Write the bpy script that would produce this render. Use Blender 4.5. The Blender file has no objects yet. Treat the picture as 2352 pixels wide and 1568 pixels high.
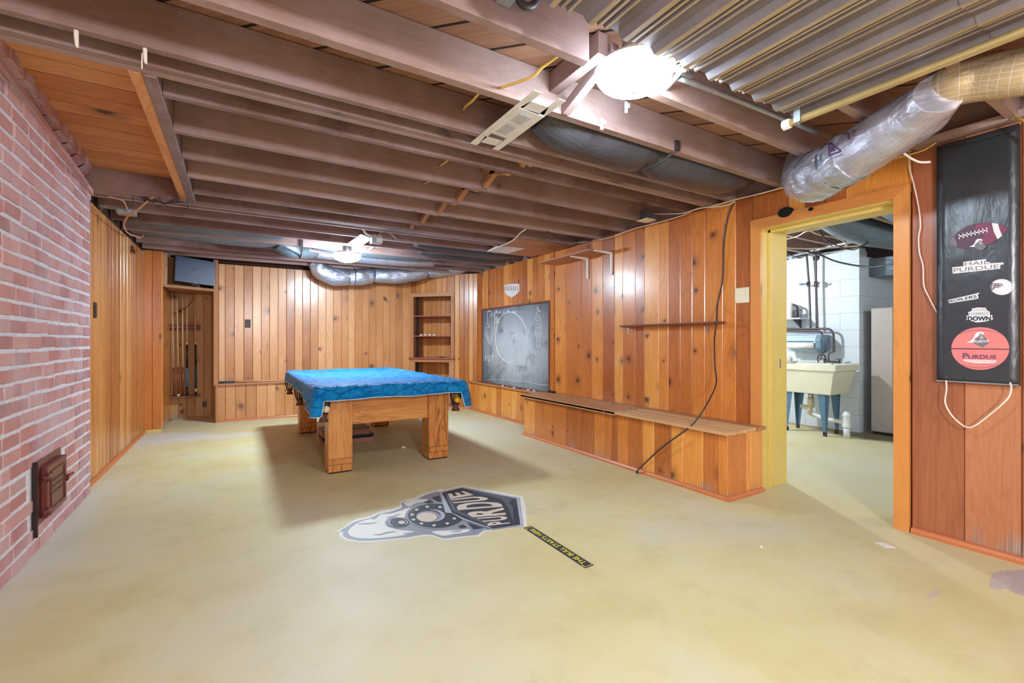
import bpy, math, random
from mathutils import Vector, Matrix
random.seed(7)
R_ = random.random
def U(a, b): return a + (b - a) * random.random()
sc = bpy.context.scene
COL = sc.collection
# ---------------------------------------------------------------- camera model (level 16 mm lens, eye 1.08 m)
FPX = 1045.0; CX = 1176.0; CY = 784.0; H = 1.08
TH = math.atan(628 / 1045.0)
FX, FY = math.sin(TH), math.cos(TH)
def ray(u, v):
    a = (u - CX) / FPX; b = (CY - v) / FPX
    return (FX + a * FY, FY - a * FX, b)
def G(u, v, z=0.0):
    r = ray(u, v); t = (z - H) / r[2]
    return (r[0] * t, r[1] * t, z)
def XW(u, v, x):
    r = ray(u, v); t = x / r[0]
    return (x, r[1] * t, H + r[2] * t)
def YW(u, v, y):
    r = ray(u, v); t = y / r[1]
    return (r[0] * t, y, H + r[2] * t)

# ---------------------------------------------------------------- materials
def srgb(r, g, b):
    f = lambda c: (c / 255 / 12.92) if c / 255 <= .04045 else ((c / 255 + .055) / 1.055) ** 2.4
    return (f(r), f(g), f(b), 1)
class NT:
    def __init__(s, name):
        s.m = bpy.data.materials.new(name); s.m.use_nodes = True
        s.t = s.m.node_tree; s.t.nodes.clear()
        s.out = s.n('ShaderNodeOutputMaterial'); s.b = s.n('ShaderNodeBsdfPrincipled')
        s.l(s.b.outputs[0], s.out.inputs[0])
    def n(s, k, **kw):
        o = s.t.nodes.new(k)
        for a, v in kw.items(): setattr(o, a, v)
        return o
    def l(s, a, b): s.t.links.new(a, b)
    def put(s, inp, v):
        if isinstance(v, bpy.types.NodeSocket): s.l(v, inp)
        else: inp.default_value = v
    def math(s, op, a, b=0.0, c=None, clamp=False):
        o = s.n('ShaderNodeMath', operation=op, use_clamp=clamp)
        s.put(o.inputs[0], a); s.put(o.inputs[1], b)
        if c is not None: s.put(o.inputs[2], c)
        return o.outputs[0]
    def mix(s, f, a, b, mode='MIX'):
        o = s.n('ShaderNodeMix', data_type='RGBA', blend_type=mode)
        s.put(o.inputs[0], f); s.put(o.inputs[6], a); s.put(o.inputs[7], b)
        return o.outputs[2]
    def noise(s, vec, scale=1.0, detail=4.0, rough=.55, dist=0.0):
        o = s.n('ShaderNodeTexNoise'); s.l(vec, o.inputs['Vector'])
        o.inputs['Scale'].default_value = scale; o.inputs['Detail'].default_value = detail
        o.inputs['Roughness'].default_value = rough; o.inputs['Distortion'].default_value = dist
        return o.outputs[0]
    def mapping(s, vec, scale=(1, 1, 1), rot=(0, 0, 0), loc=(0, 0, 0)):
        o = s.n('ShaderNodeMapping'); s.l(vec, o.inputs[0])
        o.inputs['Scale'].default_value = scale; o.inputs['Rotation'].default_value = rot; o.inputs['Location'].default_value = loc
        return o.outputs[0]
    def ramp(s, f, stops):
        o = s.n('ShaderNodeValToRGB'); s.l(f, o.inputs[0]); e = o.color_ramp.elements
        e[0].position, e[0].color = stops[0]; e[1].position, e[1].color = stops[-1]
        for p, c in stops[1:-1]:
            q = e.new(p); q.color = c
        return o.outputs[0]
    def step(s, v, a, b):
        o = s.n('ShaderNodeMapRange'); o.clamp = True
        s.put(o.inputs[0], v); o.inputs[1].default_value = a; o.inputs[2].default_value = b
        return o.outputs[0]
    def bump(s, hgt, strength=.3, dist=.01):
        o = s.n('ShaderNodeBump'); o.inputs['Strength'].default_value = strength; o.inputs['Distance'].default_value = dist
        s.l(hgt, o.inputs['Height']); s.l(o.outputs[0], s.b.inputs['Normal'])
    def base(s, c, rough=.5, metal=0.0, spec=.5):
        s.put(s.b.inputs['Base Color'], c); s.put(s.b.inputs['Roughness'], rough); s.put(s.b.inputs['Metallic'], metal)
        s.put(s.b.inputs['Specular IOR Level'], spec)
    def uv(s): return s.n('ShaderNodeTexCoord').outputs['UV']
    def obj(s): return s.n('ShaderNodeTexCoord').outputs['Object']
    def pos(s): return s.n('ShaderNodeNewGeometry').outputs['Position']
    def tone(s): return s.n('ShaderNodeAttribute', attribute_name='tone').outputs['Fac']

def plain(name, c, rough=.5, metal=0.0, var=.08, scale=12.0, bump=0.0, spec=.5, coat=0.0):
    t = NT(name); v = t.noise(t.obj(), scale, 5)
    c1 = tuple(x * (1 - var) for x in c[:3]) + (1,); c2 = tuple(min(1, x * (1 + var)) for x in c[:3]) + (1,)
    t.base(t.ramp(v, [(.3, c1), (.7, c2)]), rough, metal, spec)
    if bump: t.bump(v, bump, .01)
    if coat: t.b.inputs['Coat Weight'].default_value = coat; t.b.inputs['Coat Roughness'].default_value = .12
    return t.m
def wood(name, stops, knot=srgb(75, 38, 25), knots=.2, rough=.35, ring=9.0, coat=0.0, grime=None, contrast=1.0, kscale=6.0, damage=0.0, bumpy=.15, streak=.35, smudge=.25, tw=.42):
    t = NT(name); uv = t.uv(); tone = t.tone()
    sep = t.n('ShaderNodeSeparateXYZ'); t.l(uv, sep.inputs[0])
    g1 = t.noise(t.mapping(uv, (ring, .7, 1)), 1.0, 3, .5, 1.4)
    rings = t.math('FRACT', t.math('MULTIPLY', g1, 7.0))
    rings = t.math('PINGPONG', t.math('MULTIPLY', g1, 11.0), .5)
    fine = t.noise(t.mapping(uv, (170, 2.2, 1)), 1.0, 5, .6)
    broad = t.noise(t.mapping(uv, (3.0, .9, 1)), 1.0, 2)
    f = t.math('ADD', t.math('MULTIPLY', rings, .30 * contrast), t.math('MULTIPLY', fine, streak * contrast))
    f = t.math('ADD', f, t.math('MULTIPLY', tone, tw))
    f = t.math('ADD', f, t.math('MULTIPLY', t.math('SUBTRACT', broad, .5), .45))
    f = t.math('ADD', f, .12 - (tw - .42) * .55)
    col = t.ramp(f, stops)
    # knots
    w = t.n('ShaderNodeVectorMath', operation='ADD')
    nz = t.n('ShaderNodeTexNoise'); nz.inputs['Scale'].default_value = 14; t.l(uv, nz.inputs['Vector'])
    sc_ = t.n('ShaderNodeVectorMath', operation='SCALE'); t.l(nz.outputs[1], sc_.inputs[0]); sc_.inputs[3].default_value = .03
    t.l(uv, w.inputs[0]); t.l(sc_.outputs[0], w.inputs[1])
    vo = t.n('ShaderNodeTexVoronoi', voronoi_dimensions='2D'); t.l(w.outputs[0], vo.inputs['Vector']); vo.inputs['Scale'].default_value = kscale
    sc2 = t.n('ShaderNodeSeparateColor'); t.l(vo.outputs['Color'], sc2.inputs[0])
    has = t.math('LESS_THAN', sc2.outputs[0], knots)
    kd = t.math('DIVIDE', vo.outputs['Distance'], t.math('ADD', .35, t.math('MULTIPLY', sc2.outputs[1], 1.25)))
    core = t.math('MULTIPLY', t.math('SUBTRACT', 1.0, t.step(kd, .06, .14)), has)
    halo = t.math('MULTIPLY', t.math('SUBTRACT', 1.0, t.step(kd, .08, .36)), has)
    col = t.mix(t.math('MULTIPLY', halo, .45), col, knot); col = t.mix(t.math('MULTIPLY', core, .85), col, knot)
    sm = t.step(t.noise(t.mapping(uv, (11, 3.2, 1)), 1.0, 3, .6, .8), .66, .78)
    col = t.mix(t.math('MULTIPLY', sm, smudge), col, knot)
    if damage:
        p = t.pos(); sp = t.n('ShaderNodeSeparateXYZ'); t.l(p, sp.inputs[0])
        nn = t.noise(t.mapping(p, (9, 9, 2.5)), 1.0, 5, .6)
        lim = t.math('MULTIPLY', t.math('MULTIPLY', t.math('SUBTRACT', nn, .30), damage), t.math('GREATER_THAN', t.noise(t.mapping(p, (6, 6, 0)), 1.0, 1), .5))
        d = t.math('LESS_THAN', sp.outputs[2], lim)
        d = t.step(t.math('SUBTRACT', lim, sp.outputs[2]), .0, .09)
        greyc = t.ramp(fine, [(.3, srgb(92, 72, 58)), (.7, srgb(196, 186, 176))])
        col = t.mix(t.math('MULTIPLY', d, .68), col, greyc)
    if grime:
        gm = t.step(t.noise(t.mapping(t.pos(), (2.2, 2.2, 2.2)), 1.0, 6, .65), .42, .75)
        col = t.mix(t.math('MULTIPLY', gm, .6), col, grime)
    t.base(col, t.math('ADD', rough, t.math('MULTIPLY', fine, .12)))
    t.bump(t.math('SUBTRACT', fine, core), bumpy, .004)
    if coat: t.b.inputs['Coat Weight'].default_value = coat; t.b.inputs['Coat Roughness'].default_value = .22
    return t.m
M = {}
M['pine'] = wood('varnished_pine', [(.0, srgb(138, 74, 34)), (.3, srgb(178, 98, 40)), (.55, srgb(212, 128, 52)), (.78, srgb(234, 158, 72)), (1, srgb(244, 190, 108))], knots=.22, tw=.56, smudge=.4, rough=.30, coat=.75, damage=.35, ring=7, contrast=.8)
M['pine_far'] = wood('pale_pine', [(.0, srgb(134, 80, 46)), (.32, srgb(182, 120, 70)), (.62, srgb(214, 154, 100)), (1, srgb(234, 190, 142))], knots=.20, tw=.52, smudge=.6, rough=.30, coat=.85, ring=7, contrast=.7, kscale=5.0, knot=srgb(96, 62, 56))
M['pine_left'] = wood('amber_pine', [(.0, srgb(104, 54, 24)), (.34, srgb(168, 98, 46)), (.62, srgb(206, 138, 72)), (1, srgb(232, 176, 108))], knots=.08, rough=.3, coat=.45, ring=14, contrast=1.0, damage=.4)
M['pine_red'] = wood('red_pine', [(.0, srgb(124, 68, 44)), (.4, srgb(170, 102, 66)), (.7, srgb(194, 128, 88)), (1, srgb(210, 152, 112))], knots=.12, rough=.4, coat=.3, damage=.5, ring=6, contrast=.8, kscale=4)
M['pine_niche'] = wood('dull_pine', [(.0, srgb(112, 76, 44)), (.4, srgb(168, 120, 76)), (.7, srgb(200, 152, 102)), (1, srgb(220, 176, 128))], knots=.15, rough=.55, ring=7, contrast=.8, damage=.5)
M['trim'] = wood('orange_trim', [(.0, srgb(180, 100, 56)), (.5, srgb(208, 124, 74)), (1, srgb(224, 148, 98))], knots=0, rough=.42, contrast=.4, coat=.2)
M['casing'] = wood('casing_pine', [(.0, srgb(192, 112, 56)), (.5, srgb(222, 148, 74)), (1, srgb(238, 178, 110))], knots=.10, rough=.32, coat=.5, contrast=.5)
M['shelfwood'] = wood('shelf_wood', [(.0, srgb(150, 96, 58)), (.5, srgb(184, 128, 86)), (1, srgb(208, 158, 114))], knots=.0, rough=.45, contrast=.8)
M['darkshelf'] = wood('dark_shelf', [(.0, srgb(98, 56, 42)), (.5, srgb(134, 82, 62)), (1, srgb(162, 110, 88))], knots=0, rough=.5, contrast=.6)
M['joist'] = wood('old_joist', [(.0, srgb(98, 74, 66)), (.4, srgb(142, 114, 106)), (.75, srgb(178, 150, 140)), (1, srgb(206, 184, 170))], knots=.07, rough=.78, ring=5, contrast=.55, grime=srgb(186, 168, 172), knot=srgb(74, 52, 50), bumpy=.35, kscale=4)
M['joistb'] = wood('orange_board', [(.0, srgb(150, 88, 48)), (.4, srgb(202, 130, 74)), (.75, srgb(224, 158, 102)), (1, srgb(236, 184, 130))], knots=.1, rough=.7, ring=6, contrast=1.0, kscale=4)
M['raw'] = wood('worn_plank', [(.0, srgb(150, 100, 58)), (.5, srgb(198, 150, 100)), (1, srgb(222, 184, 138))], knots=.0, rough=.5, contrast=1.3, ring=16)
M['oak'] = wood('oak', [(.0, srgb(104, 54, 22)), (.36, srgb(138, 78, 34)), (.50, srgb(200, 130, 62)), (.8, srgb(222, 158, 86)), (1, srgb(236, 182, 116))], knots=0, rough=.34, ring=9, contrast=2.0, coat=.35, streak=.15)
M['cue'] = wood('cue_maple', [(.0, srgb(196, 150, 98)), (1, srgb(226, 190, 142))], knots=0, rough=.35, contrast=.4)
M['cuered'] = plain('cue_butt_brown', srgb(130, 66, 40), .3)
M['cueblue'] = plain('cue_wrap_blue', srgb(70, 122, 160), .5)
M['cuenavy'] = plain('cue_wrap_navy', srgb(52, 74, 96), .5)
M['black'] = plain('black_plastic', srgb(24, 24, 30), .35)
M['backing'] = plain('wall_backing', srgb(52, 28, 16), .9)
M['white'] = plain('white_enamel', srgb(232, 232, 230), .35)
M['cream'] = plain('cream_plastic', srgb(238, 230, 200), .35)
M['galv'] = plain('galvanised_steel', srgb(176, 186, 194), .38, .75, .15, 30)
M['steel'] = plain('brushed_steel', srgb(190, 190, 192), .3, .85)
M['brass'] = plain('brass_screw', srgb(206, 186, 120), .3, .9)
M['romex'] = plain('romex_sheath', srgb(226, 206, 176), .55)
M['romexy'] = plain('yellow_sheath', srgb(228, 192, 104), .5)
M['cordw'] = plain('white_cord', srgb(240, 232, 222), .5)
M['cordb'] = plain('black_cord', srgb(58, 52, 54), .5)
M['yellow'] = plain('yellow_paint', srgb(222, 198, 112), .42, var=.04, scale=5)
M['shelfred'] = plain('red_painted_shelf', srgb(172, 92, 86), .4)
M['beigepaint'] = plain('cabinet_beige', srgb(178, 166, 158), .4, var=.04)
M['dark'] = plain('hole_shade', srgb(14, 12, 16), .9)
M['pvc'] = plain('white_pvc', srgb(222, 226, 226), .35)
M['pvcy'] = plain('aged_pvc', srgb(206, 192, 160), .4)
M['legblue'] = plain('blue_grey_leg', srgb(88, 122, 148), .4)
M['rust'] = plain('rusty_foot', srgb(84, 50, 42), .7)
M['tub'] = plain('cream_tub', srgb(222, 218, 196), .35, var=.04, scale=6)
M['copper'] = plain('aged_copper', srgb(84, 74, 76), .45, .2, .25, 20)
M['tealplastic'] = plain('smoke_blue_plastic', srgb(112, 138, 156), .2)
M['leather'] = plain('brown_leather', srgb(96, 58, 44), .5, bump=.3)
M['net'] = plain('leather_net', srgb(44, 30, 26), .6)
M['ballw'] = plain('cue_ball_white', srgb(232, 220, 190), .08, var=.02)
M['bally'] = plain('yellow_ball', srgb(236, 178, 40), .08, var=.02)
M['chalkw'] = plain('chalk_line', srgb(240, 240, 240), .9)
M['chalkp'] = plain('pink_chalk', srgb(224, 120, 120), .9)
M['paper'] = plain('torn_paper', srgb(232, 226, 222), .8)
M['iron'] = plain('painted_iron', srgb(120, 62, 58), .38, .15, .12, 20, bump=.1)
M['irondark'] = plain('dark_iron', srgb(40, 20, 22), .6)  # dark iron colour of the cast lettering and hinge bar
M['duct_black'] = None
M['plug'] = plain('outlet_dark', srgb(50, 48, 52), .35)
M['tvscreen'] = plain('tv_screen', srgb(44, 62, 92), .42, var=.02)
M['boxpink'] = plain('box_side', srgb(160, 120, 108), .6)
M['wirebrown'] = plain('tan_wire', srgb(206, 160, 122), .5)

# dome glass
def lampmat(name, strength, col=(.86, .93, 1.0)):
    t = NT(name); t.base(srgb(245, 245, 245), .3)
    t.b.inputs['Emission Color'].default_value = (*col, 1); t.b.inputs['Emission Strength'].default_value = strength
    return t.m
L1 = 52.0; L2 = 170.0; L3 = 118.0
M['lamp_near'] = lampmat('glowing_glass_near', L1, (.70, .86, 1.0))
M['lamp_far'] = lampmat('glowing_glass_far', L2, (.74, .88, 1.0))
M['lamp_fill'] = lampmat('added_fill_glow', L3, (.92, .95, 1.0))

# floor
def floor_mat():
    t = NT('painted_concrete'); p = t.pos()
    n1 = t.noise(p, .9, 6, .6); n2 = t.noise(p, 4.0, 8, .7); n3 = t.noise(p, 60, 3)
    a = t.ramp(n1, [(.34, srgb(204, 192, 138)), (.5, srgb(212, 204, 156)), (.64, srgb(210, 206, 178))])
    col = t.mix(t.math('MULTIPLY', t.step(n2, .5, .72), .5), a, srgb(186, 176, 130))
    col = t.mix(t.math('MULTIPLY', t.step(n3, .66, .74), .25), col, srgb(140, 126, 96))
    sx = t.n('ShaderNodeSeparateXYZ'); t.l(p, sx.inputs[0]); X, Y = sx.outputs[0], sx.outputs[1]
    def spot(x, y, rx, ry, c, amt, wob=.5, soft=.25, s=4):
        nonlocal col
        dx = t.math('DIVIDE', t.math('SUBTRACT', X, x), rx); dy = t.math('DIVIDE', t.math('SUBTRACT', Y, y), ry)
        d = t.math('SQRT', t.math('ADD', t.math('MULTIPLY', dx, dx), t.math('MULTIPLY', dy, dy)))
        nz = t.noise(p, s, 6, .65)
        d = t.math('ADD', d, t.math('MULTIPLY', t.math('SUBTRACT', nz, .5), wob * 2))
        m = t.math('SUBTRACT', 1.0, t.step(d, 1 - soft, 1 + soft))
        col = t.mix(t.math('MULTIPLY', m, amt), col, c)
    gw = srgb(214, 212, 206)
    spot(-.72, 6.35, .45, .35, gw, .8); spot(-.2, 6.15, .55, .16, gw, .6); spot(-.86, 3.6, .12, 1.3, gw, .6, soft=.7); spot(-.6, 3.3, .3, .5, gw, .25, soft=.9)
    spot(.5, 2.1, .5, .6, srgb(208, 204, 188), .6, soft=.8); spot(2.6, 4.9, .5, 1.2, srgb(210, 206, 190), .7, soft=.8); spot(4.6, 1.6, 1.2, .8, srgb(196, 192, 166), .7, soft=.6)
    spot(3.02, .56, .16, .10, srgb(182, 174, 172), 1.0, wob=.4, soft=.05, s=14); spot(2.93, .62, .10, .03, srgb(190, 182, 178), 1.0, wob=.3, soft=.05, s=20); spot(2.55, .74, .06, .012, srgb(196, 184, 176), .8, soft=.1)
    spot(6.2, 2.35, .25, .5, srgb(96, 84, 60), .9, wob=.7, s=9); spot(6.3, 3.1, .14, .9, srgb(150, 126, 80), .7, s=7)
    spot(3.45, 1.97, .16, .05, srgb(150, 144, 140), .8, s=12)
    t.base(col, t.math('ADD', .42, t.math('MULTIPLY', n2, .25)), 0, .45)
    t.bump(n2, .08, .01)
    return t.m
M['floor'] = floor_mat()
# ceiling boards (laid diagonally)
def ceil_mat():
    t = NT('subfloor_boards'); p = t.mapping(t.pos(), (1, 1, 1), (0, 0, math.radians(45)))
    sx = t.n('ShaderNodeSeparateXYZ'); t.l(p, sx.inputs[0])
    k = t.math('DIVIDE', sx.outputs[1], .19); fr = t.math('FRACT', k); idx = t.math('FLOOR', k)
    gap = t.math('LESS_THAN', t.math('ABSOLUTE', t.math('SUBTRACT', fr, .5)), .46)
    wn = t.n('ShaderNodeTexWhiteNoise', noise_dimensions='1D'); t.l(idx, wn.inputs['W'])
    g = t.noise(t.mapping(p, (1.5, 60, 1)), 1, 5)
    f = t.math('ADD', t.math('MULTIPLY', g, .6), t.math('MULTIPLY', wn.outputs[0], .4))
    col = t.ramp(f, [(.2, srgb(112, 78, 62)), (.8, srgb(178, 132, 106))])
    col = t.mix(gap, srgb(30, 20, 18), col)
    t.base(col, .8); return t.m
M['ceil'] = ceil_mat()
# brick and mortar
def brick_mat():
    t = NT('old_brick'); p = t.obj(); tone = t.tone()
    n = t.noise(p, 22, 6, .7); n2 = t.noise(p, 3.2, 5, .6)
    f = t.math('ADD', t.math('MULTIPLY', tone, .75), t.math('MULTIPLY', n, .35))
    col = t.ramp(f, [(.1, srgb(166, 124, 124)), (.35, srgb(192, 130, 124)), (.6, srgb(202, 138, 130)), (.85, srgb(212, 160, 152)), (1, srgb(186, 160, 162))])
    col = t.mix(t.math('MULTIPLY', t.step(n2, .38, .68), .6), col, srgb(212, 192, 202))
    t.base(col, .8); t.bump(n, .5, .006); return t.m
M['brick'] = brick_mat()
M['mortar'] = plain('lime_mortar', srgb(226, 224, 232), .9, var=.12, scale=30, bump=.5)
def block_mat():
    t = NT('painted_block'); p = t.pos(); sx = t.n('ShaderNodeSeparateXYZ'); t.l(p, sx.inputs[0])
    h = t.math('ADD', sx.outputs[0], sx.outputs[1]); cb = t.n('ShaderNodeCombineXYZ'); t.l(h, cb.inputs[0]); t.l(sx.outputs[2], cb.inputs[1])
    br = t.n('ShaderNodeTexBrick'); t.l(cb.outputs[0], br.inputs['Vector'])
    br.inputs['Scale'].default_value = 1; br.inputs['Brick Width'].default_value = .4; br.inputs['Row Height'].default_value = .203; br.inputs['Mortar Size'].default_value = .004
    br.inputs['Color1'].default_value = srgb(214, 222, 228); br.inputs['Color2'].default_value = srgb(208, 216, 222); br.inputs['Mortar'].default_value = srgb(184, 194, 202)
    n = t.noise(p, 4, 6)
    col = t.mix(t.math('MULTIPLY', t.step(n, .6, .8), .15), br.outputs[0], srgb(180, 180, 176))
    t.base(col, .55); t.bump(t.math('SUBTRACT', t.noise(p, 70, 3), t.math('MULTIPLY', br.outputs['Fac'], 2.0)), .3, .004); return t.m
M['block'] = block_mat()
# tarpaulin cover
def tarp():
    t = NT('blue_vinyl'); p = t.obj()
    w = t.n('ShaderNodeTexVoronoi', feature='DISTANCE_TO_EDGE'); t.l(t.mapping(p, (5, 5, 7)), w.inputs['Vector']); w.inputs['Scale'].default_value = 1.6
    n = t.noise(p, 9, 5, .6, 1.2); n2 = t.noise(p, 26, 4, .5, 2.0)
    h = t.math('ADD', t.math('MULTIPLY', t.math('POWER', w.outputs[0], .5), .8), t.math('ADD', n, t.math('MULTIPLY', n2, .35)))
    t.base(t.ramp(n, [(.3, srgb(0, 128, 212)), (.7, srgb(14, 158, 232))]), .36, 0, .35); t.bump(h, 1.0, .06)
    return t.m
M['tarp'] = tarp()
M['hem'] = plain('white_hem', srgb(196, 222, 240), .5)
# duct foil
def foil(name, c, rough, metal, s=1.0, grid=False, strength=.8):
    t = NT(name); uv = t.uv(); p = t.obj()
    n = t.noise(t.mapping(uv, (26 * s, 6 * s, 1)), 1, 5, .6, 2.0); n2 = t.noise(p, 9 * s, 4)
    col = t.ramp(n2, [(.3, tuple(x * .8 for x in c[:3]) + (1,)), (.7, c)])
    if grid:
        sx = t.n('ShaderNodeSeparateXYZ'); t.l(uv, sx.inputs[0])
        ga = t.math('GREATER_THAN', t.math('FRACT', t.math('MULTIPLY', sx.outputs[0], 48)), .90)
        gb = t.math('GREATER_THAN', t.math('FRACT', t.math('MULTIPLY', sx.outputs[1], 48)), .90)
        col = t.mix(t.math('MULTIPLY', t.math('MAXIMUM', ga, gb), .6), col, srgb(225, 218, 215))
    t.base(col, rough, metal); t.bump(n, strength, .01); return t.m
M['foil'] = foil('silver_foil', srgb(206, 216, 234), .26, .75, strength=1.0)
M['foilgrid'] = foil('reinforced_foil', srgb(206, 208, 226), .28, .6, grid=True, strength=.6)
M['foilbeige'] = foil('scrim_wrap', srgb(205, 182, 140), .34, .35, grid=True, strength=.6)
M['duct_black'] = foil('black_plastic_duct', srgb(74, 74, 80), .3, .1, strength=.5)
M['duct_grey'] = foil('grey_plastic_duct', srgb(110, 122, 130), .28, .35)
M['corrgrey'] = plain('shaded_flat_steel', srgb(122, 116, 122), .5, .3, .2, 6)  # darker steel for the sheet's flats, their shade put into the colour
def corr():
    t = NT('highlight_galvanised'); p = t.obj(); n = t.noise(t.mapping(p, (30, 1.5, 10)), 1, 6, .6); n2 = t.noise(p, 5, 6, .65)
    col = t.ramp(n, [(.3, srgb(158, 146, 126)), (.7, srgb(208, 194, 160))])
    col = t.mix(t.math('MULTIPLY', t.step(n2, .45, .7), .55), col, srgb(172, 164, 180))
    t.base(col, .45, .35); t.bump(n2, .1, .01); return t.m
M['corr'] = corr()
M['pipe'] = plain('dusty_pipe', srgb(206, 178, 118), .45, .2, .15, 8)
def board_mat():
    t = NT('chalk_slate'); p = t.pos(); sx = t.n('ShaderNodeSeparateXYZ'); t.l(p, sx.inputs[0])
    n = t.noise(t.mapping(p, (3, 3, 4.2)), 1.0, 6, .6, .4); n2 = t.noise(t.mapping(p, (30, 30, 3)), 1, 4)
    dy = t.math('DIVIDE', t.math('SUBTRACT', sx.outputs[1], 5.35), 1.0); dz = t.math('DIVIDE', t.math('SUBTRACT', sx.outputs[2], .98), .62)
    d = t.math('SQRT', t.math('ADD', t.math('MULTIPLY', dy, dy), t.math('MULTIPLY', dz, dz)))
    m = t.math('MULTIPLY', t.math('SUBTRACT', 1.15, t.step(d, .2, 1.15)), t.step(n, .2, .5), clamp=True)
    m = t.math('MULTIPLY', m, t.math('ADD', .7, t.math('MULTIPLY', n2, .5)), clamp=True)
    t.base(t.mix(m, srgb(70, 80, 88), srgb(196, 206, 214)), .75); return t.m
M['slate'] = board_mat()
def panel_black():
    t = NT('black_painted_metal'); p = t.obj(); n = t.noise(t.mapping(p, (30, 30, 8)), 1, 5, .6, 1.0); n2 = t.noise(p, 2.2, 3)
    sp = t.step(t.noise(p, 70, 2), .74, .78)
    t.base(t.mix(sp, srgb(54, 59, 66), srgb(150, 155, 160)), .30, .1, .8); t.bump(t.math('ADD', t.math('MULTIPLY', n, .5), t.math('MULTIPLY', n2, 3)), .35, .012); return t.m
M['panelblack'] = panel_black()
for k, c in dict(em_white=(226, 228, 220), em_grey=(142, 148, 160), em_dark=(48, 56, 68), em_sand=(214, 200, 186), em_slate=(82, 94, 106), em_lgrey=(176, 184, 196),
                 st_yellow=(240, 226, 60), st_maroon=(126, 62, 92), st_plum=(90, 62, 84), st_grey=(120, 118, 130), st_white=(230, 232, 234), st_red=(228, 132, 130),
                 st_purple=(92, 66, 104), st_darkline=(96, 66, 76), st_lgrey=(178, 180, 186)).items():
    M[k] = plain(k, srgb(*c), .5, var=.03)

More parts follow.
